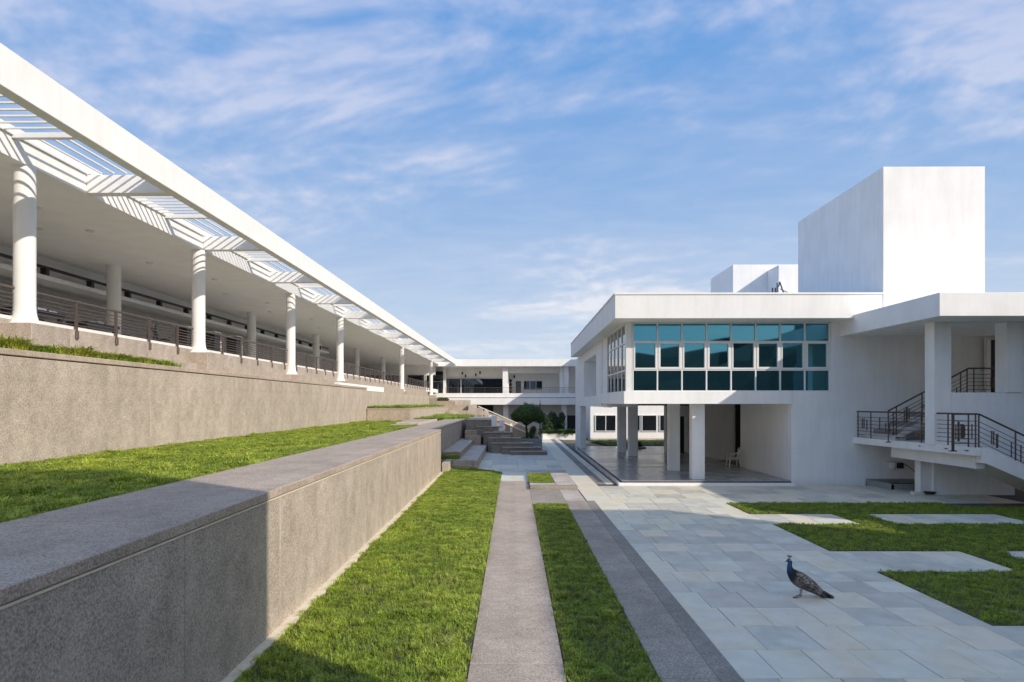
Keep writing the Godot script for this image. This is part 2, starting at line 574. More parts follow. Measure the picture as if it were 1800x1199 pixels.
# ---------------------------------------------------------------- left terraces
func left_terraces() -> void:
	# lower wall: panels, coping stones, dark joint under the coping
	var o := thing("retaining_wall", "low granite retaining wall with a wide coping walk, shadow across its near end", "retaining wall", Vector3(-4.2, 0, 15))
	box("core", M.groove, o, -5.05, -3.34, -0.05, 1.895, 1.0, 31.15)
	var d := 1.27
	while d < 31.0:
		var d1 := minf(d + 2.794, 31.2)
		begin()
		bx(-3.42, -3.30 + rng.randf_range(-0.003, 0.003), 0.0, 1.872, d, d1 - 0.008, 0.008)
		part("wall_panel", [M.granite_wall, M.granite_wall2][rng.randi() % 2], o)
		begin()
		bx(-5.1, -3.285, 1.898, 2.013, d + 0.001, d1 - 0.005, 0.012)
		part("coping_stone", M.granite, o)
		d += 2.8
	box("mortar_line", M.mortar, o, -3.40, -3.288, 1.873, 1.891, 1.0, 31.2)
	# pale mortar fillet along its foot, uneven
	begin()
	var pts := []
	var n := FastNoiseLite.new()
	n.frequency = 1.1
	for k in 130:
		pts.append(Vector2(-3.16 + 0.055 * n.get_noise_1d(k * 0.9) + 0.03 * n.get_noise_1d(k * 5.0 + 70.0), 3.0 + k * 0.22))
	pts.append(Vector2(-3.31, 31.4))
	pts.append(Vector2(-3.31, 3.0))
	prism(pts, -0.03, 0.055)
	part("foot_fillet", M.mortar, o)
	# upper wall
	o = thing("retaining_wall", "tall sunlit granite retaining wall below the colonnade, thin coping with a dark joint", "retaining wall", Vector3(-10.5, 1.9, 25))
	box("core", M.groove, o, -11.2, -10.03, 1.8, 4.16, 2.0, 46.4)
	d = 2.0
	while d < 46.0:
		var d1 := minf(d + 5.6, 46.7)
		box("wall_panel", [M.granite_wall, M.granite_wall2][rng.randi() % 2], o, -10.12, -10.0 + rng.randf_range(-0.004, 0.004), 1.85, 4.135, d, d1 - 0.012, 0.008)
		box("coping_stone", M.granite, o, -10.36, -9.98, 4.16, 4.285, d + 0.002, d1 - 0.006, 0.012)
		d += 5.6
	box("end_panel", M.granite_wall, o, -11.3, -10.003, 1.85, 4.15, 46.42, 46.7, 0.006)
	# paved ledge behind the upper wall up to the building
	begin()
	prism([Vector2(-10.37, 21.5), Vector2(-10.37, 46.6), Vector2(-14, 46.6), Vector2(-14, 2.0), Vector2(-11.3, 2.0), Vector2(-11.1, 14.0)], 3.9, 4.275)
	structure("ledge", M.granite, "paved granite ledge between the upper wall and the colonnade")
	off = Vector3.ZERO
	begin()
	prism([Vector2(-10.05, 2), Vector2(-10.05, 46.7), Vector2(-5.08, 46.7), Vector2(-5.08, 2)], 1.5, 1.93)
	structure("terrace_fill", M.soil, "soil of the lower grass terrace")

# ---------------------------------------------------------------- left building
const YAW := -0.00833
func left_building() -> void:
	var roof := 9.41
	var top := 10.23
	var o := thing("colonnade_building", "long white colonnade with a slatted pergola eave above the terraces", "building", Vector3(-16, 4.2, 40), YAW)
	# roof slab with a smooth ceiling, and the deep white eave beam in front of the pergola
	box("roof_slab", M.ceiling, o, -34.0, -12.9, roof, 10.02, 2.0, 112.0)
	box("ceiling_edge", M.white, o, -12.899, -12.80, roof - 0.002, 10.0, 2.0, 108.6)
	box("roof_top", M.white, o, -34.0, -12.75, 10.025, 10.2, 2.0, 112.0)
	box("eave_beam", M.white, o, -10.42, -10.10, roof, top, 2.0, 111.0, 0.012)
	# cross beams, frames and slats of the pergola
	for k in 14:
		var d := 5.2 + 7.45 * k
		box("cross_beam", M.white, o, -12.79, -10.43, roof + 0.012, 9.96, d, d + 0.34, 0.01)
		if k == 13: break
		var mid := d + 4.45
		box("frame_bar", M.white_metal, o, -12.79, -10.43, 9.90, 10.03, mid, mid + 0.16)
		box("frame_bar", M.white_metal, o, -12.79, -12.73, 9.97, 10.03, d + 0.35, mid - 0.01)
		box("frame_bar", M.white_metal, o, -12.79, -12.73, 9.97, 10.03, mid + 0.17, d + 7.44)
		for j in 11:
			box("slat", M.white_metal, o, -12.725, -10.43, 9.985, 10.025, d + 0.55 + j * 0.355, d + 0.61 + j * 0.355)
		for j in 5:
			var x := -12.38 + j * 0.37
			box("slat", M.white_metal, o, x, x + 0.055, 9.985, 10.025, mid + 0.17, d + 7.44)
	# outer columns with splayed feet on stone bases
	var feet := [[7.2, 5.24], [17.85, 5.24], [27.6, 5.22], [38.8, 4.82], [49.5, 4.80], [62.0, 4.62], [75.7, 4.54], [101.0, 4.40]]
	for f in feet:
		if f[0] == 62.0: continue
		var y: float = f[1]
		begin()
		lathe(-13.0, f[0], [Vector2(0.44, y), Vector2(0.44, y + 0.03), Vector2(0.37, y + 0.07), Vector2(0.31, y + 0.15), Vector2(0.27, y + 0.30), Vector2(0.255, y + 0.5), Vector2(0.255, roof)], 32)
		part("column", M.white, o)
		box("column_base", M.granite_plinth, o, -13.6, -12.28, 4.1, y - 0.002, f[0] - 0.75, f[0] + 0.75, 0.015)
	# inner columns, floor, back wall, long ledge with a dark rail above it
	for d in [15.5, 30.7, 46.6, 61.5, 77.0, 92.0]:
		begin()
		lathe(-18.3, d, [Vector2(0.29, 5.4), Vector2(0.29, roof)], 28)
		part("inner_column", M.ceiling, o)
	box("floor", M.ceiling, o, -34.0, -13.25, 4.9, 5.46, 2.0, 112.0)
	box("floor_edge", M.ceiling, o, -13.249, -13.19, 5.38, 5.475, 2.0, 78.0)
	# plinth of dressed stone blocks below the floor edge
	var d := 2.0
	var k2 := 0
	while d < 92.0:
		var w := 2.9 if d < 50.0 else 5.0
		box("plinth_block", M.granite_plinth, o, -13.9, -13.12 + 0.012 * (k2 % 2), 4.78, 5.374, d, d + w - 0.006, 0.008)
		box("plinth_block", M.granite_plinth if k2 % 3 else M.granite_wall2, o, -13.9, -12.72 - 0.01 * (k2 % 2), 4.1, 4.774, d - 0.9, d - 0.9 + w - 0.006, 0.008)
		d += w
		k2 += 1
	box("back_wall", M.ceiling, o, -26.2, -25.8, 5.46, roof, 2.0, 112.0)
	box("upper_ledge", M.white, o, -20.2, -19.5, 8.30, 8.48, 2.0, 70.0)
	box("upper_wall", M.ceiling, o, -20.6, -20.25, 8.30, roof, 2.0, 70.0)
	begin()
	tube([P(-19.6, 8.82, 2.0), P(-19.6, 8.82, 70.0)], 0.07, 6)
	part("dark_rail", M.dark, o)
	for j in 22:
		box("rail_bracket", M.dark, o, -19.75, -19.5, 8.48, 8.8, 4.0 + j * 3.0, 4.2 + j * 3.0)
	# panels and openings on the back wall
	for q in [[21.0, 25.0, 5.5, 7.4, "dark"], [33.0, 34.6, 5.6, 7.6, "dark"], [36.5, 39.2, 5.5, 7.2, "grey_panel"], [43.0, 45.0, 5.5, 7.7, "dark"], [52.0, 55.0, 5.5, 7.5, "grey_panel"], [60.0, 62.0, 5.5, 7.4, "dark"], [72.0, 76.0, 5.6, 7.6, "dark"]]:
		box("wall_panel", M[q[4]], o, -25.79, -25.74, q[2], q[3], q[0], q[1])
	# glazed end bays at the far end of the hall
	box("end_wall", M.ceiling, o, -26.0, -13.6, 5.46, roof, 111.0, 111.6)
	for j in 4:
		var x := -26.5 + 3.1 * j + (0.0 if j < 2 else 0.8)
		box("end_window", M.dark_glass, o, x + 1.4, x + 4.1, 5.5, 7.75, 110.85, 110.9)
		box("window_frame", M.white_metal, o, x + 1.3, x + 1.4, 5.5, 7.8, 110.80, 110.95)
		box("window_frame", M.grey_panel, o, x + 1.4, x + 4.1, 6.7, 6.78, 110.80, 110.84)
	# round ceiling lights
	for q in [[-15.3, 21.5], [-15.4, 24.4], [-17.0, 24.0], [-16.3, 30.0], [-15.2, 34.0], [-16.6, 38.5], [-15.5, 42.0], [-16.8, 46.0], [-15.2, 50.0], [-16.4, 56.0], [-15.3, 62.0]]:
		begin()
		lathe(q[0], q[1], [Vector2(0.0, roof - 0.05), Vector2(0.13, roof - 0.05), Vector2(0.16, roof + 0.003)], 16)
		part("ceiling_light", M.shade_wall, o)
	# ceiling hatch
	box("ceiling_hatch", M.white, o, -17.2, -15.6, roof - 0.012, roof + 0.01, 38.0, 40.6)
	# white kerb at the foot of the plinth beyond the fourth column
	off = Vector3.ZERO
	o = thing("kerb", "bright white kerb at the foot of the plinth beyond the fourth column", "kerb", Vector3(-11.6, 4.2, 50), YAW)
	for j in 4:
		box("kerb_stone", M.white, o, -12.1, -11.75, 4.15, 4.58, 44.6 + j * 3.7, 48.29 + j * 3.7, 0.02)
	# balustrade along the floor edge
	o = thing("railing", "long brown steel railing behind the white colonnade columns", "railing", Vector3(-13.15, 5.0, 40), YAW)
	begin()
	tube([P(-13.12, 6.20, 2.0), P(-13.12, 6.20, 104.0)], 0.038, 8)
	part("handrail", M.rail_left, o)
	for j in 6:
		begin()
		tube([P(-13.14, 5.52 + j * 0.105, 2.0), P(-13.14, 5.52 + j * 0.105, 104.0)], 0.013 + 0.003 * (j % 2), 5)
		part("wire", M.rail_left, o)
	for j in 50:
		var dp := 4.1 + 2.0 * j
		begin()
		bx(-13.155, -13.085, 5.18, 6.19, dp - 0.01, dp + 0.012)
		bx(-13.155, -13.085, 5.18, 6.19, dp + 0.034, dp + 0.056)
		var post := part("post", M.rail_left, o)
		begin()
		bx(-13.185, -13.06, 5.10, 5.34, dp - 0.035, dp + 0.075, 0.01)
		part("bracket", M.rail_left, post)
	# exercise benches inside
	for q in [[-15.0, 21.0, "long dark bench with metal trays behind the railing near the first column"], [-15.4, 24.6, "dark bench with small metal blocks behind the railing, second from the first column"]]:
		o = thing("bench", q[2], "bench", Vector3(q[0], 5.46, q[1]), YAW, 0.0)
		o.set_meta("group", "dark benches behind the railing")
		box("bench_top", M.black, o, q[0] - 0.4, q[0] + 0.4, 5.98, 6.06, q[1] - 0.95, q[1] + 0.95, 0.01)
		box("apron", M.dark, o, q[0] - 0.36, q[0] + 0.36, 5.88, 5.98, q[1] - 0.9, q[1] + 0.9)
		for sx in [-0.3, 0.3]:
			for sd in [-0.75, 0.75]:
				box("leg", M.black, o, q[0] + sx - 0.05, q[0] + sx + 0.05, 5.46, 5.88, q[1] + sd - 0.06, q[1] + sd + 0.06)
		for j in 3:
			box("tray", M.steel, o, q[0] - 0.1, q[0] + 0.32, 6.06, 6.11 + 0.04 * (j % 2), q[1] - 0.75 + j * 0.5, q[1] - 0.4 + j * 0.5, 0.01)
	for q in [[-17.0, 34.6, 7.05, "dark tall locker in the hall just left of the second column"], [-17.0, 37.7, 7.1, "dark tall locker in the hall just right of the second column"], [-17.0, 40.6, 7.15, "dark tall locker with a white frame in the hall, third from the left"]]:
		o = thing("locker", q[3], "locker", Vector3(q[0], 5.46, q[1]), YAW)
		o.set_meta("group", "dark lockers standing in the hall")
		box("body", M.dark, o, q[0] - 0.3, q[0] + 0.3, 5.465, q[2], q[1] - 0.35, q[1] + 0.35, 0.01)
		box("top_board", M.white_metal, o, q[0] - 0.34, q[0] + 0.34, q[2] + 0.001, q[2] + 0.05, q[1] - 0.4, q[1] + 0.4)
		box("side_board", M.white_metal, o, q[0] - 0.34, q[0] + 0.34, 5.465, q[2], q[1] + 0.352, q[1] + 0.4)
		box("door_seam", M.black, o, q[0] + 0.301, q[0] + 0.304, 5.6, q[2] - 0.1, q[1] - 0.01, q[1] + 0.01)
	var spots := [[-15.5, 29.3, "dark rowing machine seen past the second column base"], [-16.0, 35.6, "dark exercise machine with a round flywheel right of the second column"]]
	for q in spots:
		o = thing("exercise_machine", q[2], "exercise machine", Vector3(q[0], 5.46, q[1]), YAW)
		o.set_meta("group", "exercise machines in the hall")
		box("base_rail", M.black, o, q[0] - 0.12, q[0] + 0.12, 5.5, 5.6, q[1] - 1.0, q[1] + 1.0, 0.02)
		box("seat", M.black, o, q[0] - 0.2, q[0] + 0.2, 5.9, 6.0, q[1] + 0.1, q[1] + 0.55, 0.03)
		begin()
		tube([P(q[0], 5.6, q[1] + 0.3), P(q[0], 5.92, q[1] + 0.3)], 0.05, 8)
		part("seat_post", M.steel, o)
		begin()
		var ring := []
		for k in 17:
			ring.append(P(q[0], 5.98 + 0.36 * sin(TAU * k / 16.0), q[1] - 0.55 + 0.36 * cos(TAU * k / 16.0)))
		tube(ring, 0.05, 6)
		part("flywheel", M.dark, o)
		begin()
		tube([P(q[0], 5.6, q[1] - 0.5), P(q[0], 6.55, q[1] - 0.3), P(q[0], 6.6, q[1] - 0.1)], 0.035, 6)
		part("handle", M.dark, o)

# ---------------------------------------------------------------- far building
func far_building() -> void:
	var o := thing("far_building", "white two storey building closing the court, dark glazing on its gallery", "building", Vector3(0, -2.7, 112))
	box("roof_fascia", M.white, o, -16.0, 12.5, 9.16, 10.28, 110.0, 110.5, 0.02)
	box("roof_slab", M.ceiling, o, -30.0, 16.0, 9.20, 10.1, 110.5, 124.0)
	box("gallery_slab", M.white, o, -11.4, 14.0, 2.97, 4.05, 109.6, 110.2, 0.02)
	box("slab_lip", M.white, o, -18.0, 14.0, 4.15, 4.82, 109.9, 110.4, 0.02)
	box("slab_body", M.ceiling, o, -30.0, 14.0, 3.0, 4.8, 110.41, 122.0)
	box("slab_groove", M.grey_panel, o, -11.4, 14.0, 4.05, 4.15, 110.0, 110.35)
	# upper storey
	box("upper_back_wall", M.ceiling, o, -30.0, -1.4, 4.8, 9.2, 114.0, 114.4)
	box("upper_back_wall", M.white, o, -1.4, 14.0, 4.8, 8.6, 117.0, 117.4)
	box("lintel", M.ceiling, o, -1.4, 14.0, 8.2, 9.2, 112.6, 112.9)
	box("side_return", M.white, o, -1.0, -0.7, 4.8, 8.6, 113.0, 117.0)
	begin()
	bx(-11.05, -1.75, 4.85, 7.3, 113.72, 113.76)
	var g := part("gallery_glazing", M.dark_glass, o)
	for q in [[-11.05, 7.24, -1.75, 7.3], [-11.05, 4.85, -1.75, 4.9]]:
		box("frame", M.grey_panel, g, q[0], q[2], q[1], q[3], 113.68, 113.72)
	box("mullion", M.white_metal, g, -8.75, -8.62, 4.9, 7.24, 113.66, 113.72)
	for q in [[-18.5, -14.4], [-13.95, -11.6]]:
		box("black_opening", M.black, o, q[0], q[1], 7.35, 8.5, 113.7, 113.9)
		box("dark_shutter", M.grey_panel, o, q[0], q[1], 4.85, 7.25, 113.72, 113.92)
	for q in [[-11.55, -11.1, 112.5], [-1.7, -0.85, 110.9], [7.6, 8.25, 111.4], [8.3, 9.0, 110.8]]:
		box("pillar", M.white, o, q[0], q[1], 4.8, 9.2, q[2], q[2] + 0.7, 0.01)
	# lamps and brackets over the glazing
	for q in [[-8.45, 8.2], [-7.9, 7.75], [-6.2, 7.95], [-5.5, 8.3]]:
		begin()
		bx(q[0] - 0.12, q[0] + 0.12, q[1] - 0.22, q[1] + 0.22, 113.3, 113.6, 0.03)
		bx(q[0] - 0.04, q[0] + 0.04, q[1] + 0.1, q[1] + 0.2, 113.6, 113.98)
		part("wall_lamp", M.dark, o)
	# screen of dark squares, door, strip window and lamp
	for j in 4:
		box("dark_square", M.black, o, -0.65, -0.25, 4.95 + j * 0.62, 5.42 + j * 0.62, 116.6, 116.98)
	var door := box("door", M.grey_panel, o, 0.45, 1.35, 4.8, 7.0, 116.93, 116.98)
	box("door_frame", M.white_metal, door, 0.38, 0.45, 4.8, 7.07, 116.9, 116.98)
	box("door_frame", M.white_metal, door, 1.35, 1.42, 4.8, 7.07, 116.9, 116.98)
	for j in 3:
		var x := 1.85 + j * 1.06
		var w := box("window", M.dark_glass, o, x, x + 0.96, 5.6, 7.0, 116.92, 116.95)
		box("frame", M.white_metal, w, x - 0.08, x, 5.52, 7.08, 116.88, 116.97)
		box("frame", M.white_metal, w, x, x + 0.96, 5.52, 5.6, 116.88, 116.97)
		box("frame", M.white_metal, w, x, x + 0.96, 7.0, 7.08, 116.88, 116.97)
	begin()
	lathe(0.2, 116.7, [Vector2(0.05, 7.5), Vector2(0.14, 7.6), Vector2(0.14, 7.9), Vector2(0.06, 8.0)], 10)
	part("lantern", M.dark, o)
	# lower storey
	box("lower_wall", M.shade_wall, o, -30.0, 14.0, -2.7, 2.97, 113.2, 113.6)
	box("lower_opening", M.black, o, -7.0, -3.3, 0.8, 2.9, 113.0, 113.19)
	box("lower_opening", M.black, o, 9.0, 12.0, -2.6, 1.2, 113.0, 113.19)
	for x in [-1.2, 8.3, -12.0]:
		box("lower_column", M.white, o, x - 0.42, x + 0.42, -2.7, 2.97, 111.0, 111.84, 0.02)
	# gallery railing
	o = thing("gallery_railing", "thin steel railing along the far building's gallery", "railing", Vector3(-1, 4.8, 110.1))
	begin()
	tube([P(-11.0, 5.70, 110.15), P(12.5, 5.70, 110.15)], 0.035, 6)
	part("handrail", M.rail_left, o)
	for j in 3:
		begin()
		tube([P(-11.0, 5.0 + j * 0.2, 110.15), P(12.5, 5.0 + j * 0.2, 110.15)], 0.014, 5)
		part("wire", M.rail_left, o)
	for j in 12:
		box("post", M.rail_left, o, -10.9 + j * 2.1, -10.86 + j * 2.1, 4.8, 5.7, 110.13, 110.17)
	# taller wing behind the pavilion that throws a shadow on the far building
	o = thing("far_wing", "tall white wing at the right end of the far building, behind the pavilion", "building", Vector3(16, -2.7, 100))
	box("wall", M.white, o, 13.0, 24.0, -2.7, 12.6, 94.0, 110.0)
	box("roof", M.white, o, 12.95, 24.05, 12.6, 12.8, 93.95, 110.05)

# ---------------------------------------------------------------- right building
func right_building() -> void:
	var o := thing("pavilion_building", "white flat roofed pavilion with a band of teal windows over an open ground floor", "building", Vector3(10, 0, 30), YAW, 26.0)
	# open ground floor: plinth, steps, floor tiles
	box("plinth", M.grout, o, 4.25, 10.86, -0.05, 0.148, 26.75, 47.0)
	box("step", M.white, o, 4.08, 10.9, -0.02, 0.095, 26.5, 26.9, 0.01)
	box("step", M.granite_pale, o, 4.08, 4.24, -0.02, 0.095, 26.91, 47.0, 0.01)
	var d := 26.76
	while d < 46.9:
		var x := 4.25
		var big := d > 34.0
		while x < 10.8:
			var x1 := minf(x + (1.1 if not big else 3.3), 10.85)
			box("floor_tile", M.floor if rng.randf() < 0.6 else M.floor_pale, o, x + 0.005, x1 - 0.005, 0.13, 0.17 + rng.randf_range(-0.001, 0.001), d + 0.005, d + (0.9 if not big else 2.7) - 0.005, 0.004)
			x = x1
		d += 0.9 if not big else 2.7
	# four square columns
	for q in [[7.14, 7.64, 27.3], [6.95, 7.43, 30.6], [6.53, 7.05, 39.2], [6.32, 6.83, 42.0]]:
		box("column", M.white, o, q[0], q[1], 0.168, 3.19, q[2], q[2] + 0.48, 0.01)
	# walls of the open floor
	box("side_wall", M.white, o, 10.87, 11.15, -0.02, 3.19, 27.06, 32.9)
	box("front_wall", M.white, o, 10.88, 23.0, -0.05, 3.668, 26.80, 27.06)
	box("front_wall", M.white, o, 12.43, 23.0, 3.67, 6.39, 26.80, 27.06)
	box("inner_wall", M.white, o, 10.6, 18.0, 0.0, 3.19, 38.7, 38.9)
	box("inner_wall", M.white, o, 9.15, 10.59, 0.0, 3.19, 41.9, 42.1)
	box("inner_wall", M.white, o, 10.6, 10.8, 0.0, 3.19, 38.91, 42.1)
	box("dark_doorway", M.black, o, 10.02, 10.32, 0.17, 2.4, 41.84, 41.89)
	box("dark_doorway", M.black, o, 12.45, 12.72, 0.17, 3.15, 38.62, 38.69)
	box("jamb", M.white, o, 9.15, 9.4, 0.0, 3.19, 41.5, 41.89)
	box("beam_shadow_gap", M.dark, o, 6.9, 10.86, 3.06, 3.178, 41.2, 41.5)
	# upper floor slab, its front beam, the roof
	box("upper_floor", M.white, o, 4.40, 23.0, 3.18, 3.55, 27.02, 49.0)
	box("front_beam", M.white, o, 4.33, 10.878, 3.175, 3.67, 26.75, 27.018, 0.008)
	box("side_beam", M.white, o, 4.33, 4.57, 3.178, 3.67, 27.02, 34.4, 0.008)
	box("roof_slab", M.white, o, 3.83, 23.0, 6.39, 7.28, 25.72, 47.4, 0.015)
	box("parapet_cap", M.white, o, 3.80, 13.86, 7.282, 7.36, 25.69, 47.43, 0.01)
	# side wall with a deep square opening, built as a frame round the opening
	box("corner_return", M.white, o, 4.44, 4.7, 3.0, 6.388, 32.75, 34.38)
	for q in [[3.02, 3.6, 34.4, 46.0], [5.85, 6.388, 34.4, 46.0], [3.601, 5.849, 34.4, 36.6], [3.601, 5.849, 43.4, 46.0]]:
		box("side_wall", M.white, o, 4.36, 6.0, q[0], q[1], q[2], q[3])
	box("recess_back", M.white, o, 6.001, 6.2, 3.02, 6.388, 34.4, 46.0)
	box("pilaster", M.white, o, 4.36, 4.72, -0.05, 6.388, 46.01, 50.0)
	# rear wing on the ground floor with two wide windows
	box("rear_wing", M.white, o, 6.5, 23.0, -0.05, 5.6, 60.0, 70.0)
	for x in [6.97, 7.87, 10.0, 11.05, 12.6]:
		var w := box("window", M.dark_glass, o, x, x + 0.82 + 0.4 * float(x > 11.0), 0.8, 2.12, 59.94, 59.97)
		box("frame", M.white_metal, w, x - 0.06, x + 0.88 + 0.4 * float(x > 11.0), 2.12, 2.18, 59.9, 59.99)
		box("frame", M.white_metal, w, x - 0.06, x + 0.88 + 0.4 * float(x > 11.0), 0.74, 0.8, 59.9, 59.99)
		box("frame", M.white_metal, w, x - 0.06, x, 0.8, 2.12, 59.9, 59.99)
	box("foot_kerb", M.granite_pale, o, 6.4, 14.0, -0.05, 0.16, 58.8, 59.4)
	# band of windows on the front: eight bays of three panes
	var x0 := 4.70
	var bay := 0.9625
	var ys := [3.675, 4.51, 5.62, 6.36]
	box("corner_post", M.white_metal, o, 4.42, 4.66, 3.672, 6.388, 26.86, 27.1, 0.01)
	for k in 9:
		box("mullion", M.white_metal, o, x0 + k * bay - 0.028, x0 + k * bay + 0.028, 3.672, 6.36, 26.86, 26.97, 0.006)
	for j in 4:
		box("transom", M.white_metal, o, x0 + 0.03, x0 + 8 * bay - 0.03, ys[j] - 0.03, ys[j] + 0.03, 26.865, 26.965, 0.006)
	for k in 8:
		for j in 3:
			var a := x0 + k * bay + 0.03
			var b := x0 + (k + 1) * bay - 0.03
			var lo: float = ys[j] + 0.03
			var hi: float = ys[j + 1] - 0.03
			if j == 1:   # opening sashes have a frame of their own, every other one deeper
				var f := 0.055 if k % 2 == 0 else 0.085
				begin()
				bx(a, a + f, lo, hi, 26.84, 26.93, 0.005)
				bx(b - f, b, lo, hi, 26.84, 26.93, 0.005)
				bx(a + f, b - f, lo, lo + f, 26.842, 26.93, 0.005)
				bx(a + f, b - f, hi - f * 0.6, hi, 26.842, 26.93, 0.005)
				part("sash_frame", M.white_metal, o)
				a += f; b -= f; lo += f; hi -= f * 0.6
			# hung a hair out of true, so that each pane mirrors its own bit of sky
			var tx := rng.randf_range(-0.0025, 0.0025)
			var ty := rng.randf_range(-0.0025, 0.0025)
			begin()
			hexa([P(a, lo, 26.915 - tx - ty), P(b, lo, 26.915 + tx - ty), P(b, hi, 26.915 + tx + ty), P(a, hi, 26.915 - tx + ty)], [P(a, lo, 26.918 - tx - ty), P(b, lo, 26.918 + tx - ty), P(b, hi, 26.918 + tx + ty), P(a, hi, 26.918 - tx + ty)])
			part("window_pane", M.glass, o)
	# side glazing: five bays
	for k in 6:
		box("mullion", M.white_metal, o, 4.45, 4.53, 3.672, 6.36, 27.12 + k * 1.12, 27.18 + k * 1.12, 0.006)
	for j in 4:
		for k in 5:
			box("transom", M.white_metal, o, 4.455, 4.525, ys[j] - 0.03, ys[j] + 0.03, 27.18 + k * 1.12, 28.24 + k * 1.12)
	for k in 5:
		for j in 3:
			box("side_pane", M.side_glass, o, 4.488, 4.491, ys[j] + 0.03, ys[j + 1] - 0.03, 27.18 + k * 1.12, 28.24 + k * 1.12)
	# room behind the glass: end walls, a dropped ceiling strip, a few pale chairs backs by the side window
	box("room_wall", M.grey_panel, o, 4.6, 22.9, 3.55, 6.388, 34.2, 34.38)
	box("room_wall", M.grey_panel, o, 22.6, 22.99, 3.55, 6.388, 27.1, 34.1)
	box("blind_box", M.white, o, 4.75, 12.3, 6.17, 6.385, 27.0, 27.12)
	for k in 4:
		box("room_column", M.white, o, 4.78 + 2.4 * k, 4.96 + 2.4 * k, 3.55, 6.16, 27.15, 27.4)
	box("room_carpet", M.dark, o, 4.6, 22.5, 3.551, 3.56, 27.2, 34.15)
	# tower and the two roof blocks
	box("tower", M.white, o, 13.87, 17.67, 6.4, 12.07, 25.70, 33.5, 0.012)
	box("roof_block", M.white, o, 12.1, 16.8, 7.0, 10.9, 38.0, 42.4, 0.012)
	box("roof_block", M.white, o, 14.02, 16.0, 7.0, 10.56, 36.4, 37.99, 0.012)

# ---------------------------------------------------------------- stair wing at the right edge
func rail_panel(parent: Node, a: Vector3, b: Vector3, h: float, posts: Array, plates: Array) -> void:
	# a, b: feet of the panel (world X, Y, D); upright posts at shares of its length
	var at := func(t: float, y: float) -> Vector3:
		var p := a.lerp(b, t)
		return P(p.x, p.y + y, p.z)
	begin()
	tube([at.call(0.0, h), at.call(1.0, h)], 0.028, 8)
	part("handrail", M.rail, parent)
	for j in 6:
		begin()
		tube([at.call(0.0, 0.12 + j * (h - 0.2) / 6.0), at.call(1.0, 0.12 + j * (h - 0.2) / 6.0)], 0.010, 5)
		part("bar", M.rail, parent)
	for t in posts:
		begin()
		tube([at.call(t, -0.12), at.call(t, h)], 0.024, 6)
		var p := part("post", M.rail, parent)
		begin()
		var q := a.lerp(b, t)
		bx(q.x - 0.07, q.x + 0.07, q.y - 0.12, q.y - 0.09, q.z - 0.06, q.z + 0.06)
		part("base_plate", M.rail, p)
	for t in plates:
		begin()
		tube([at.call(t[0], t[1]), at.call(t[0], t[2])], 0.022 if t.size() < 4 else t[3], 4)
		part("upright_plate", M.rail, parent)

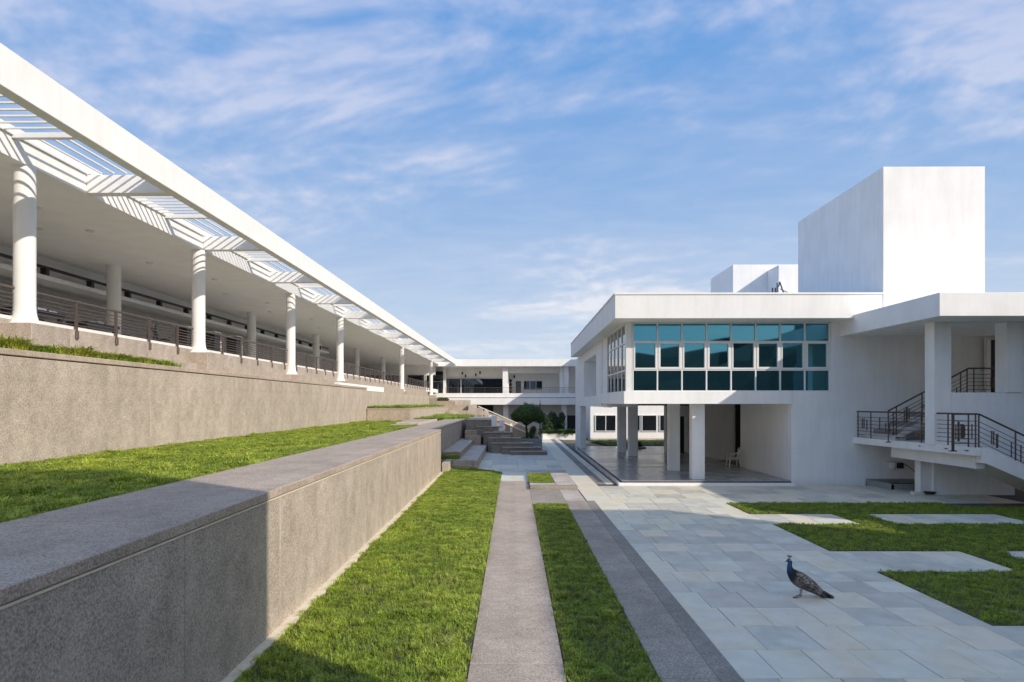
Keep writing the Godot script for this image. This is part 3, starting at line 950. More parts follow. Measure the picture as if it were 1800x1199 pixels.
func stair_wing() -> void:
	var o := thing("stair_pavilion", "white canopy and wall with a square opening beside the outdoor stairs", "building", Vector3(15, 1.9, 23))
	# canopy
	begin()
	bx(12.8, 24.0, 5.82, 6.53, 20.5, 26.79, 0.012)
	part("canopy", M.white, o)
	begin()
	lathe(13.9, 24.2, [Vector2(0.0, 5.78), Vector2(0.09, 5.78), Vector2(0.11, 5.822)], 14)
	part("canopy_light", M.white_metal, o)
	# wall with the opening: left pillar, sill wall, right pillar, set-back wall
	box("pillar", M.white, o, 13.57, 14.13, 1.86, 5.818, 22.0, 22.5, 0.008)
	box("sill_wall", M.white, o, 14.131, 16.4, 1.3, 3.55, 22.02, 22.45)
	box("pillar", M.white, o, 15.88, 16.4, 3.552, 5.818, 21.96, 22.5, 0.008)
	box("wall", M.white, o, 16.401, 24.0, 1.3, 5.818, 22.02, 22.45)
	box("upper_landing", M.white, o, 17.2, 24.0, 3.3, 3.52, 22.46, 26.78)
	begin()
	bx(18.45, 19.7, 3.53, 5.65, 26.40, 26.55)
	var door := part("doorway", M.black, o)
	box("door_frame", M.white_metal, door, 18.32, 18.449, 3.53, 5.72, 26.36, 26.55)
	# stairs
	o = thing("staircase", "white concrete outdoor stairs with a landing against the pavilion wall", "stairs", Vector3(15, 0, 23))
	begin()
	prism([Vector2(13.3, 26.79), Vector2(16.4, 26.79), Vector2(16.4, 22.51), Vector2(14.2, 22.51), Vector2(14.2, 22.0), Vector2(13.92, 20.3), Vector2(13.72, 20.3)], 1.64, 1.88)
	part("landing", M.white, o)
	begin()
	bx(13.95, 14.25, 1.22, 1.638, 20.6, 25.2, 0.01)
	part("landing_beam", M.white, o)
	box("support_pillar", M.white, o, 14.38, 14.75, -0.05, 1.63, 24.1, 24.45, 0.01)
	box("under_wall", M.white, o, 14.76, 17.6, -0.05, 1.5, 23.95, 24.15)
	# flight down to the right: stringer slab and steps
	begin()
	slab([Vector2(13.93, 1.879), Vector2(14.15, 1.879), Vector2(18.1, -0.02), Vector2(17.35, -0.02), Vector2(14.05, 1.42), Vector2(13.93, 1.42)], 20.3, 20.55)
	part("stringer", M.white, o)
	begin()
	slab([Vector2(14.15, 1.70), Vector2(18.0, -0.05), Vector2(17.35, -0.05), Vector2(14.15, 1.38)], 20.56, 22.0)
	part("flight_slab", M.white, o)
	for k in 11:
		box("step", M.concrete, o, 14.15 + k * 0.335, 14.50 + k * 0.335, 1.62 - k * 0.16, 1.72 - k * 0.157, 20.56, 22.0)
	# flight up behind the pillar
	for k in 10:
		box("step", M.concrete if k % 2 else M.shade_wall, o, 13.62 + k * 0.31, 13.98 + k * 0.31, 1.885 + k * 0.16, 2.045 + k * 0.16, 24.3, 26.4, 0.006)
	begin()
	slab([Vector2(13.5, 1.885), Vector2(13.5, 2.02), Vector2(16.6, 3.62), Vector2(16.6, 3.4)], 24.15, 24.29)
	part("stringer", M.shade_wall, o)
	# railings
	o = thing("stair_railing", "brown steel railing on the left edge of the stair landing", "railing", Vector3(13.5, 1.88, 23))
	o.set_meta("group", "brown railings of the outdoor stairs")
	rail_panel(o, Vector3(13.40, 1.88, 26.6), Vector3(13.62, 1.88, 22.9), 1.0, [0.02, 0.25, 0.62], [[0.1, 0.35, 0.75], [0.13, 0.35, 0.75], [0.18, 0.3, 0.7], [0.4, 0.35, 0.8], [0.5, 0.25, 0.6], [0.56, 0.25, 0.6]])
	rail_panel(o, Vector3(13.62, 1.88, 22.9), Vector3(13.74, 1.88, 20.55), 1.0, [0.05, 0.6, 0.98], [[0.75, 0.2, 0.62], [0.8, 0.15, 0.75, 0.04], [0.87, 0.3, 0.6]])
	o = thing("stair_railing", "brown steel railing along the front of the landing and down the right hand flight", "railing", Vector3(15, 1.88, 20.4))
	o.set_meta("group", "brown railings of the outdoor stairs")
	rail_panel(o, Vector3(13.0, 1.9, 20.4) + Vector3(0.12, -0.02, 0), Vector3(13.88, 1.88, 20.4), 1.0, [0.0, 0.06, 0.92], [[0.35, 0.28, 0.7], [0.42, 0.28, 0.7, 0.035], [0.49, 0.3, 0.65], [0.78, 0.25, 0.7]])
	rail_panel(o, Vector3(13.93, 1.80, 20.42), Vector3(18.0, -0.14, 20.42), 1.08, [0.0, 0.27, 0.58, 0.95], [[0.095, 0.36, 0.76], [0.11, 0.36, 0.78], [0.135, 0.33, 0.74, 0.04], [0.24, 0.25, 0.7], [0.31, 0.25, 0.75], [0.40, 0.2, 0.6]])
	o = thing("stair_railing", "brown steel railing climbing behind the square pillar to the upper landing", "railing", Vector3(15.5, 2.5, 24.2))
	o.set_meta("group", "brown railings of the outdoor stairs")
	rail_panel(o, Vector3(13.3, 1.93, 24.2), Vector3(16.15, 3.44, 24.2), 1.0, [0.0, 0.10, 0.42, 0.47, 0.9, 0.98], [[0.2, 0.3, 0.75], [0.23, 0.25, 0.8, 0.04], [0.26, 0.3, 0.7], [0.85, 0.2, 0.55]])
	rail_panel(o, Vector3(16.18, 3.44, 24.2), Vector3(20.0, 3.44, 24.2), 1.0, [0.04, 0.5], [[0.2, 0.3, 0.7], [0.22, 0.3, 0.7, 0.035]])

# ---------------------------------------------------------------- stepped seats in the middle distance
func middle_terraces() -> void:
	var o := thing("retaining_wall", "grey shaded retaining wall continuing the low wall past its far corner", "retaining wall", Vector3(-4.3, 0, 42))
	for k in 7:
		box("wall_panel", M.granite_wall, o, -5.0, -3.6 + 0.003 * (k % 2), -0.05, 1.9, 31.25 + k * 3.06, 34.30 + k * 3.06, 0.006)
		box("coping_stone", M.granite, o, -5.1, -3.58, 1.902, 2.01, 31.25 + k * 3.06, 34.30 + k * 3.06, 0.01)
	o = thing("stone_bench", "long stone bench slab at the foot of the shaded wall", "bench", Vector3(-3.1, 0, 41))
	box("body", M.granite, o, -3.57, -2.7, -0.05, 0.68, 34.6, 48.0, 0.01)
	box("top_slab", M.granite_pale, o, -3.57, -2.66, 0.683, 0.76, 34.58, 48.0, 0.01)
	o = thing("stone_steps", "pale stone steps at the far end of the wide lawn", "steps", Vector3(-2.4, 0, 36))
	box("lower_step", M.granite, o, -2.98, -1.92, -0.05, 0.2, 33.05, 33.45, 0.008)
	box("upper_step", M.granite_pale, o, -2.98, -1.92, -0.05, 0.41, 33.46, 33.8, 0.008)
	box("block", M.granite_pale, o, -3.57, -1.75, -0.05, 0.42, 33.81, 47.0, 0.01)
	box("cheek", M.granite_pale, o, -1.91, -1.76, -0.05, 0.42, 33.0, 33.8, 0.008)
	box("side_block", M.granite_pale, o, -3.3, -2.99, -0.05, 0.44, 31.6, 33.8, 0.008)
	# seven seating steps, each a riser with stones of its own
	o = thing("seating_steps", "dark grey stepped seats climbing to the left below the tree", "steps", Vector3(-0.5, 0, 46))
	var st := [[-0.18, 2.13, 42.2, 0.0, 0.21], [-0.72, 1.79, 43.0, 0.21, 0.42], [-1.42, 1.31, 43.8, 0.42, 0.64], [-1.64, 0.52, 44.6, 0.64, 0.93], [-1.98, 0.0, 45.6, 0.93, 1.26], [-2.5, -0.74, 46.6, 1.26, 1.61], [-3.3, -1.4, 47.6, 1.61, 2.05]]
	for k in st.size():
		var q: Array = st[k]
		var n := 3
		for j in n:
			var a: float = lerpf(q[0], q[1], j / float(n))
			var b: float = lerpf(q[0], q[1], (j + 1) / float(n))
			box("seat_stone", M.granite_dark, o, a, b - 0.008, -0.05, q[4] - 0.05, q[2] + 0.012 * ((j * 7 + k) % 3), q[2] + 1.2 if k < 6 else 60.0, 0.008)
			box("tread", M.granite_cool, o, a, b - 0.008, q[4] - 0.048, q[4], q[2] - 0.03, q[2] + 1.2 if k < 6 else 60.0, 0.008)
	box("terrace_top", M.granite_cool, o, -7.0, -3.31, -0.05, 2.03, 52.8, 60.0)
	for q in [[-3.28, -2.35, 1.36, 46.3], [-3.2, -2.05, 1.02, 45.4]]:
		box("side_step", M.granite, o, q[0], q[1] - 0.1, -0.05, q[2], q[3], q[3] + 1.0, 0.01)
	# pedestals and stepped cheek along the right side of the seats
	for q in [[-1.35, -0.6, 1.32, 45.9], [-0.85, -0.15, 1.05, 45.0], [-0.35, 0.55, 0.86, 44.2], [0.55, 0.98, 0.66, 43.6]]:
		box("pedestal", M.granite, o, q[0], q[1], -0.05, q[2], q[3] + 0.45, q[3] + 1.6, 0.01)
	for q in [[-1.5, -1.15, 2.32, 47.2], [-0.98, -0.6, 2.05, 46.6]]:
		box("short_post", M.white, o, q[0], q[1], 1.0, q[2], q[3], q[3] + 0.4, 0.01)
	# planter walls and steps of the upper terrace
	o = thing("planter_wall", "long beige granite planter on the upper terrace, grass along its top", "planter", Vector3(-8.5, 1.9, 58))
	box("front_panel", M.granite, o, -9.95, -7.02, 1.8, 2.80, 46.5, 46.8, 0.01)
	for k in 5:
		box("side_panel", M.granite_wall, o, -7.4, -7.0, 1.8, 2.80, 46.81 + k * 5.44, 52.24 + k * 5.44, 0.006)
	box("coping", M.granite, o, -7.45, -6.98, 2.803, 2.87, 46.48, 74.0, 0.008)
	box("coping", M.granite, o, -9.95, -7.46, 2.803, 2.87, 46.48, 46.95, 0.008)
	o = thing("stone_steps", "small flight of three pale steps in front of the beige planter", "steps", Vector3(-6.0, 1.9, 40))
	for k in 3:
		box("step", M.granite_pale if k % 2 else M.granite, o, -6.75, -5.25, 1.85, 2.03 + k * 0.055, 37.2 + k * 2.2, 46.0, 0.01)
	box("cheek", M.granite_pale, o, -5.24, -5.12, 1.85, 2.16, 37.0, 46.0, 0.01)
	o = thing("retaining_wall", "sunlit granite wall further back on the upper terrace below the last columns", "retaining wall", Vector3(-11, 2.8, 66))
	for k in 7:
		box("wall_panel", M.granite_wall, o, -11.2, -10.6 + 0.004 * (k % 2), 2.6, 4.08, 46.72 + k * 5.62, 52.32 + k * 5.62, 0.006)
	box("end_panel", M.granite_cool, o, -10.59, -9.0, 2.6, 3.9, 86.2, 86.6, 0.01)
	off = Vector3.ZERO
	begin()
	prism([Vector2(-10.6, 46.75), Vector2(-7.35, 46.75), Vector2(-7.35, 74.0), Vector2(-8.6, 90.0), Vector2(-10.6, 90.0)], 1.5, 2.80)
	structure("terrace_fill", M.soil, "soil inside the upper planter")
	begin()
	prism([Vector2(-12.9, 46.7), Vector2(-10.9, 46.7), Vector2(-10.9, 108.0), Vector2(-12.9, 108.0)], 2.0, 4.06)
	structure("ledge", M.granite, "granite ledge under the far columns")
	begin()
	prism([Vector2(-7.0, 46.8), Vector2(-3.6, 52.8), Vector2(-3.3, 62.0), Vector2(-7.0, 74.0)], 0.5, 1.98)
	structure("terrace_fill", M.soil, "soil of the little terrace above the seats")
	# cream blocks stepping down beside the ramp
	o = thing("stepped_blocks", "row of cream stone blocks stepping down beside the ramp", "stone blocks", Vector3(-5, 2.5, 75))
	for q in [[770, 800, 705, 716], [789, 816, 703, 713], [800, 826, 711, 724], [815, 826, 703, 716], [823, 837, 712, 726], [838, 848, 717, 730], [789, 806, 722, 734], [806, 822, 722, 732], [851, 858, 721, 736]]:
		var dd: float = 74.0 + (q[2] - 703) * -0.5
		var kx: float = dd / 1200.0
		box("block", M.granite_pale if q[0] % 2 else M.granite, o, (q[0] - 902) * kx, (q[1] - 902) * kx, 1.2, 3.2 - (q[2] - 709) * kx, dd, dd + 1.4, 0.02)
	o = thing("ramp", "ramp with pale handrails coming down from the far terrace behind the seats", "ramp", Vector3(-1, 0, 70))
	begin()
	slab([Vector2(-3.4, -2.7), Vector2(-3.4, 2.55), Vector2(3.0, 0.2), Vector2(3.0, -2.7)], 70.4, 70.7)
	part("side_wall", M.granite, o)
	begin()
	slab([Vector2(-3.4, -2.7), Vector2(-3.4, 1.6), Vector2(3.0, -0.5), Vector2(3.0, -2.7)], 70.71, 73.0)
	part("ramp_slab", M.concrete, o)
	for y in [0.0, 0.55]:
		begin()
		tube([P(-3.6, 2.35 + y, 69.9), P(1.6, 0.1 + y, 69.9)], 0.06, 6)
		part("handrail", M.plastic, o)
	for x in [-2.3, -0.2, 1.5]:
		box("post", M.white, o, x - 0.12, x + 0.12, -1.0, 2.4 - (x + 3.4) * 0.4, 70.0, 70.25)
	o = thing("tree_bed", "low stone bed holding the round crowned tree", "planter", Vector3(1.2, 0, 48))
	box("front_stone", M.concrete, o, 0.6, 1.78, -0.05, 0.80, 45.9, 46.2, 0.01)
	box("side_stone", M.concrete, o, 1.79, 1.95, -0.05, 0.80, 45.9, 51.0, 0.01)
	box("soil_fill", M.soil, o, 0.6, 1.785, -0.05, 0.72, 46.21, 51.0)
	o = thing("planter", "long low white planter with clipped grass at the far end of the walkway", "planter", Vector3(4, 0, 62))
	box("front_panel", M.white, o, 2.62, 5.62, -0.08, 0.5, 60.9, 61.05, 0.008)
	box("side_panel", M.white, o, 2.62, 2.8, -0.08, 0.5, 61.06, 63.5, 0.008)
	box("soil_fill", M.soil, o, 2.81, 5.6, -0.08, 0.42, 61.06, 64.0)

# ---------------------------------------------------------------- what stands outside the frame and the hills
func surroundings() -> void:
	var o := thing("stair_tower", "white stair tower beside the photographer's terrace", "building", Vector3(6, 0, -3))
	box("wall", M.white, o, 4.6, 7.7, -0.05, 12.1, -8.0, 0.58)
	box("roof_cap", M.white, o, 4.55, 7.72, 12.1, 12.3, -8.05, 0.6)
	o = thing("canopy_wing", "grey wing of the pavilion reaching forward on the right", "building", Vector3(20, 0, 15))
	box("wall", M.concrete, o, 17.66, 24.0, -0.05, 7.1, 12.1, 19.9)
	box("roof_cap", M.concrete, o, 17.64, 24.05, 7.1, 7.3, 12.08, 19.95)
	box("porch", M.concrete, o, 17.7, 22.0, -0.05, 5.7, 9.4, 12.09)
	o = thing("hall_block", "tall grey hall across the lane to the right", "building", Vector3(28, 0, -6))
	box("wall", M.concrete, o, 26.1, 30.0, -0.05, 17.5, -12.0, 0.55)
	box("roof_cap", M.concrete, o, 26.05, 30.03, 17.5, 17.8, -12.05, 0.57)
	off = Vector3.ZERO
	# wooded hills round the back, seen only in the windows
	begin()
	var n := FastNoiseLite.new()
	n.seed = 4
	n.frequency = 0.9
	n.fractal_octaves = 4
	var cols := 96
	var rowsn := 10
	var hv := func(i: int, j: int) -> Vector3:
		var a := lerpf(-2.05, 2.05, i / float(cols))
		var t := j / float(rowsn)
		var r := lerpf(420.0, 900.0, t)
		var swell := 40.0 + 22.0 * n.get_noise_2d(a * 1.6, 0.5) + 60.0 * maxf(0.0, a - 0.25) - 8.0 * maxf(0.0, -a) + 9.0 * n.get_noise_2d(a * 9.0, t * 6.0 + 3.0)
		return Vector3(sin(a) * r, -3.0 + swell * sin(minf(t * 2.2, 1.0) * PI * 0.5) * (1.0 + 0.5 * t), cos(a) * r)
	for i in cols:
		for j in rowsn:
			var a: Vector3 = hv.call(i, j)
			var b: Vector3 = hv.call(i + 1, j)
			var c: Vector3 = hv.call(i + 1, j + 1)
			var d: Vector3 = hv.call(i, j + 1)
			var nn := (b - a).cross(d - a).normalized()
			if nn.y < 0.0: nn = -nn
			quad(a, b, c, d, nn)
	structure("hills", M.hill, "dark wooded hills behind the campus")

# ---------------------------------------------------------------- trees and shrubs
func leaves(called: String, parent: Node, blobs: Array, count: int, size: float, ca: Color, cb: Color, sd: int) -> void:
	# leaf-sized faces spread through the shells of several lobes
	var r := RandomNumberGenerator.new()
	r.seed = sd
	begin()
	for k in count:
		var bl: Array = blobs[r.randi() % blobs.size()]
		var v := Vector3(r.randfn(), r.randfn(), r.randfn()).normalized()
		var rad := pow(r.randf(), 0.35)
		var lump := 1.0 + 0.16 * sin(v.x * 9.0 + sd) * sin(v.y * 8.0 + 1.0) + 0.10 * sin(v.z * 17.0 + v.x * 13.0)
		var p: Vector3 = P(bl[0], bl[1], bl[2]) + Vector3(v.x * bl[3], v.y * bl[4], v.z * bl[3]) * rad * lump
		var nrm := (v + Vector3(r.randfn(), r.randfn() + 0.4, r.randfn()) * 0.55).normalized()
		var t := nrm.cross(Vector3(r.randfn(), r.randfn(), r.randfn())).normalized()
		var u := nrm.cross(t)
		var sz := size * r.randf_range(0.6, 1.3)
		s.set_color(ca.lerp(cb, clampf(r.randf() * 0.7 + 0.3 * (0.5 + 0.5 * v.y), 0, 1)))
		var a := p - t * sz
		var b := p + u * sz * 0.42 + nrm * sz * 0.1
		var c := p + t * sz
		var d := p - u * sz * 0.42 + nrm * sz * 0.1
		tri(a, b, c, nrm)
		tri(a, c, d, nrm)
	part(called, M.leaf, parent)

func planting() -> void:
	var dg := Color(0.045, 0.095, 0.022)
	var lg := Color(0.15, 0.24, 0.05)
	var o := thing("round_tree", "small tree with a dense clipped umbrella crown in the stone bed", "tree", Vector3(1.05, 0.7, 48.6))
	begin()
	tube([P(1.0, 0.6, 48.6), P(0.98, 1.1, 48.6), P(0.93, 1.55, 48.55), P(1.0, 2.0, 48.6)], [0.12, 0.09, 0.075, 0.06], 9)
	part("trunk", M.bark, o)
	for q in [[0.3, 2.3, 48.4], [0.65, 2.45, 49.1], [1.1, 2.5, 48.3], [1.6, 2.35, 48.8], [1.95, 2.3, 48.5], [0.05, 2.2, 48.8]]:
		begin()
		tube([P(0.95, 1.62, 48.58), P(lerpf(0.95, q[0], 0.5), 1.95, lerpf(48.58, q[2], 0.5)), P(q[0], q[1], q[2])], [0.05, 0.035, 0.02], 6)
		part("limb", M.bark, o)
	leaves("crown", o, [[0.52, 2.40, 48.6, 0.56, 0.50], [1.0, 2.64, 48.6, 0.76, 0.58], [1.5, 2.44, 48.5, 0.58, 0.52], [0.25, 2.30, 48.7, 0.42, 0.42], [1.85, 2.22, 48.6, 0.42, 0.42], [1.0, 2.38, 49.2, 0.68, 0.54], [0.95, 2.38, 48.0, 0.68, 0.54]], 30000, 0.056, Color(0.03, 0.07, 0.018), Color(0.12, 0.19, 0.04), 3)
	o = thing("shrub", "small green bush at the foot of the round crowned tree", "shrub", Vector3(1.35, 0.7, 48))
	begin()
	tube([P(1.3, 0.6, 48.0), P(1.32, 1.2, 48.0)], 0.04, 6)
	part("stem", M.bark, o)
	leaves("foliage", o, [[1.3, 1.05, 48.0, 0.26, 0.34], [1.42, 1.35, 48.0, 0.22, 0.26]], 1500, 0.05, Color(0.03, 0.07, 0.015), Color(0.10, 0.17, 0.04), 5)
	for q in [[3.35, 63.0, 0.85, 1.15, "broad dark shrub behind the white planter, left one"], [4.3, 63.5, 0.62, 1.0, "dark shrub behind the white planter with two upright tips, beside the column"]]:
		o = thing("shrub", q[4], "shrub", Vector3(q[0], 0.4, q[1]))
		o.set_meta("group", "dark shrubs behind the white planter")
		begin()
		tube([P(q[0], 0.35, q[1]), P(q[0], 1.3, q[1])], 0.05, 6)
		part("stem", M.bark, o)
		leaves("foliage", o, [[q[0], 1.25, q[1], q[2], q[3] * 0.75], [q[0] + 0.25, 1.9, q[1], q[2] * 0.5, q[3] * 0.5], [q[0] - 0.3, 1.5, q[1], q[2] * 0.5, q[3] * 0.6], [q[0] - 0.1, 0.75, q[1], q[2], 0.35]], 4200, 0.085, Color(0.022, 0.045, 0.018), Color(0.055, 0.095, 0.03), 8 + int(q[0] * 10))
	for q in [[5.0, 62.2, "small spiky plant on the right end of the white planter"], [5.35, 62.6, "spiky plant at the pavilion end of the white planter"]]:
		o = thing("spiky_plant", q[2], "plant", Vector3(q[0], 0.4, q[1]))
		o.set_meta("group", "spiky plants on the white planter")
		begin()
		for k in 26:
			var an := rng.randf() * TAU
			var le := rng.randf_range(0.35, 0.75)
			var tip := P(q[0] + cos(an) * le * 0.5, 0.45 + le, q[1] + sin(an) * le * 0.5)
			var b0 := P(q[0] + cos(an + 1.5) * 0.03, 0.42, q[1] + sin(an + 1.5) * 0.03)
			var b1 := P(q[0] - cos(an + 1.5) * 0.03, 0.42, q[1] - sin(an + 1.5) * 0.03)
			s.set_color(Color(0.05, 0.09, 0.03))
			tri(b0, b1, tip, Vector3(cos(an), 0.4, -sin(an)).normalized())
		part("fronds", M.leaf, o)
	o = thing("clipped_hedge", "dark clipped hedge on a block at the top of the terraces", "hedge", Vector3(-8.2, 3.5, 80.5))
	box("hedge_core", M.soil, o, -8.75, -7.7, 3.3, 3.75, 80.1, 81.0)
	leaves("foliage", o, [[-8.5, 3.62, 80.5, 0.45, 0.28], [-8.0, 3.62, 80.5, 0.45, 0.28]], 1800, 0.07, Color(0.015, 0.035, 0.010), Color(0.05, 0.08, 0.025), 31)
	box("stone_base", M.granite_pale, o, -8.9, -7.55, 2.6, 3.42, 80.0, 81.1, 0.02)
	o = thing("clipped_hedge", "green clipped block hedge beside the stone bench slab", "hedge", Vector3(-2.4, 0.4, 47))
	box("hedge_core", M.soil, o, -2.72, -2.06, 0.4, 0.84, 46.15, 46.9)
	leaves("foliage", o, [[-2.6, 0.62, 46.4, 0.24, 0.26], [-2.2, 0.62, 46.4, 0.24, 0.26], [-2.4, 0.7, 46.5, 0.3, 0.24]], 1500, 0.045, Color(0.05, 0.09, 0.02), Color(0.13, 0.19, 0.05), 33)

# ---------------------------------------------------------------- small things
func small_things() -> void:
	var o := thing("lamp_post", "thin dark green pole standing beside the tree bed", "pole", Vector3(2.05, 0, 52))
	begin()
	tube([P(2.05, -0.05, 52), P(2.05, 3.2, 52)], 0.045, 8)
	part("pole", M.pole, o)
	begin()
	tube([P(2.05, 3.2, 52), P(2.05, 3.45, 52)], 0.018, 6)
	part("finial", M.pole, o)
	box("foot", M.concrete, o, 1.97, 2.13, -0.05, 0.1, 51.92, 52.08, 0.01)
	# white plastic chair leaning by the inner corner of the open floor
	var cx := 10.45
	var cd := 32.4
	o = thing("plastic_chair", "cream plastic chair standing by the end of the inner side wall", "chair", Vector3(cx, 0.17, cd))
	box("seat", M.plastic, o, cx - 0.24, cx + 0.24, 0.57, 0.61, cd - 0.24, cd + 0.24, 0.015)
	for k in 5:
		begin()
		tube([P(cx + 0.22, 0.6, cd - 0.18 + k * 0.09), P(cx + 0.30, 1.0, cd - 0.18 + k * 0.09)], 0.018, 6)
		part("back_slat", M.plastic, o)
	begin()
	tube([P(cx + 0.30, 0.97, cd - 0.24), P(cx + 0.32, 1.06, cd - 0.12), P(cx + 0.32, 1.08, cd + 0.12), P(cx + 0.30, 0.97, cd + 0.24)], 0.026, 8)
	part("back_top", M.plastic, o)
	for sx in [-1, 1]:
		for sd in [-1, 1]:
			begin()
			tube([P(cx + sx * 0.21, 0.58, cd + sd * 0.21), P(cx + sx * 0.27, 0.17, cd + sd * 0.26)], [0.035, 0.022], 8)
			part("leg", M.plastic, o)
	for sd in [-1, 1]:
		begin()
		tube([P(cx - 0.22, 0.6, cd + sd * 0.24), P(cx - 0.2, 0.80, cd + sd * 0.26), P(cx + 0.27, 0.83, cd + sd * 0.26)], 0.022, 8)
		part("armrest", M.plastic, o)
	# round patch of plants on the floor by the rear columns
	o = thing("planting_bed", "small oval bed of low plants on the open floor behind the columns", "planting bed", Vector3(8.0, 0.17, 46))
	begin()
	lathe(8.0, 46.0, [Vector2(0.95, 0.17), Vector2(0.95, 0.26), Vector2(0.85, 0.28), Vector2(0.0, 0.29)], 24)
	part("rim", M.concrete, o)
	leaves("foliage", o, [[7.7, 0.32, 46.0, 0.5, 0.12], [8.3, 0.36, 46.1, 0.45, 0.16], [8.45, 0.42, 46.0, 0.22, 0.22]], 1300, 0.06, Color(0.02, 0.045, 0.012), Color(0.06, 0.11, 0.03), 41)
	# wall lamp with its cable, trough and tray under the stairs
	o = thing("wall_lamp", "white bucket shaped wall fitting with a dark bracket under the stair landing", "lamp", Vector3(14.85, 0.75, 26.7))
	begin()
	lathe(14.8, 26.6, [Vector2(0.0, 0.66), Vector2(0.12, 0.66), Vector2(0.15, 0.90), Vector2(0.0, 0.90)], 16)
	part("hood", M.white_metal, o)
	begin()
	bx(14.55, 15.1, 0.905, 0.94, 26.48, 26.79, 0.008)
	part("cover", M.shade_wall, o)
	box("bracket", M.dark, o, 15.0, 15.22, 0.66, 0.88, 26.58, 26.79, 0.01)
	begin()
	var pts := []
	for k in 13:
		var t := k / 12.0
		pts.append(P(15.2 + 0.85 * t, 0.82 - 0.70 * t * t - 0.1 * sin(t * PI), 26.5 + 0.1 * t))
	tube(pts, 0.014, 6)
	part("cable", M.dark, o)
	o = thing("concrete_trough", "rough concrete sump trough against the wall under the stairs", "trough", Vector3(15, 0, 25.9))
	box("front", M.concrete, o, 14.0, 15.5, -0.03, 0.2, 25.3, 25.42, 0.02)
	begin()
	hexa([P(14.0, -0.03, 25.3), P(14.12, -0.03, 25.3), P(14.12, 0.2, 25.3), P(14.0, 0.2, 25.3)], [P(13.75, -0.03, 26.5), P(13.87, -0.03, 26.5), P(13.87, 0.24, 26.5), P(13.75, 0.24, 26.5)])
	part("side", M.concrete, o)
	box("back", M.concrete, o, 13.75, 15.6, -0.03, 0.26, 26.51, 26.62, 0.02)
	box("hollow", M.black, o, 14.0, 15.5, -0.03, 0.1, 25.43, 26.5)
	o = thing("tray", "small white tray on the paving by the stair support", "tray", Vector3(14.15, 0, 23.9))
	box("bottom", M.plastic, o, 13.98, 14.3, 0.0, 0.03, 23.8, 24.0)
	box("rim", M.plastic, o, 13.97, 14.31, 0.03, 0.11, 23.79, 23.83)
	box("rim", M.plastic, o, 13.97, 14.0, 0.03, 0.11, 23.831, 24.0)
	o = thing("hose", "coil of dark hose lying at the foot of the stair support", "hose", Vector3(14.5, 0, 23.9))
	begin()
	pts = []
	for k in 40:
		var an := k * 0.45
		pts.append(P(14.55 + cos(an) * (0.12 + 0.003 * k), 0.02 + 0.0025 * k, 23.82 + sin(an) * (0.08 + 0.002 * k)))
	tube(pts, 0.018, 6)
	part("coil", M.dark, o)
	# antenna on the roof
	o = thing("roof_antenna", "grey roof aerial with a bent arm beside the tower", "antenna", Vector3(13.2, 7.3, 34))
	for q in [[[13.15, 7.3, 34], [13.15, 9.2, 34], 0.03], [[13.15, 8.9, 34], [13.28, 7.3, 34.5], 0.015], [[13.15, 8.9, 34], [12.98, 7.3, 33.6], 0.015], [[13.28, 9.25, 34], [13.55, 8.85, 34.3], 0.035], [[13.28, 9.25, 34], [13.22, 9.0, 34], 0.03], [[13.55, 8.85, 34.3], [13.95, 8.25, 34.5], 0.035], [[13.95, 8.25, 34.5], [13.8, 8.0, 34.5], 0.03], [[13.3, 8.9, 34], [14.0, 8.7, 34.4], 0.02]]:
		begin()
		tube([P(q[0][0], q[0][1], q[0][2]), P(q[1][0], q[1][1], q[1][2])], q[2], 6)
		part("arm", M.grey_panel, o)
	for x in [12.92, 13.06]:
		box("dipole", M.grey_panel, o, x - 0.03, x + 0.03, 8.45, 8.95, 33.97, 34.03)

# ---------------------------------------------------------------- the bird
func loft(st: Array, n: int, colour: Callable) -> void:
	# st: [centre, half height, half width]; the spine lies in a plane of constant D
	var rings := []
	for k in st.size():
		var a: Vector3 = st[maxi(k - 1, 0)][0]
		var b: Vector3 = st[mini(k + 1, st.size() - 1)][0]
		var t := (b - a).normalized()
		var up := Vector3(0, 0, 1).cross(t).normalized()
		var ring := []
		for j in n:
			var an := TAU * j / n
			ring.append([st[k][0] + up * sin(an) * st[k][1] + Vector3(0, 0, cos(an) * st[k][2]), (up * sin(an) * st[k][2] + Vector3(0, 0, cos(an) * st[k][1])).normalized(), up, an])
		rings.append(ring)
	for k in rings.size() - 1:
		for j in n:
			var q := [rings[k][j], rings[k][(j + 1) % n], rings[k + 1][(j + 1) % n], rings[k + 1][j]]
			var nn: Vector3 = q[0][1] + q[2][1]
			var order := [0, 1, 2, 0, 2, 3]
			if (q[1][0] - q[0][0]).cross(q[2][0] - q[0][0]).dot(nn) > 0.0:
				order = [0, 2, 1, 0, 3, 2]
			for i in order:
				var kk := k if i < 2 else k + 1
				s.set_color(colour.call(kk / float(rings.size() - 1), sin(q[i][3]), q[i][0]))
				s.set_normal(q[i][1])
				s.add_vertex(q[i][0])

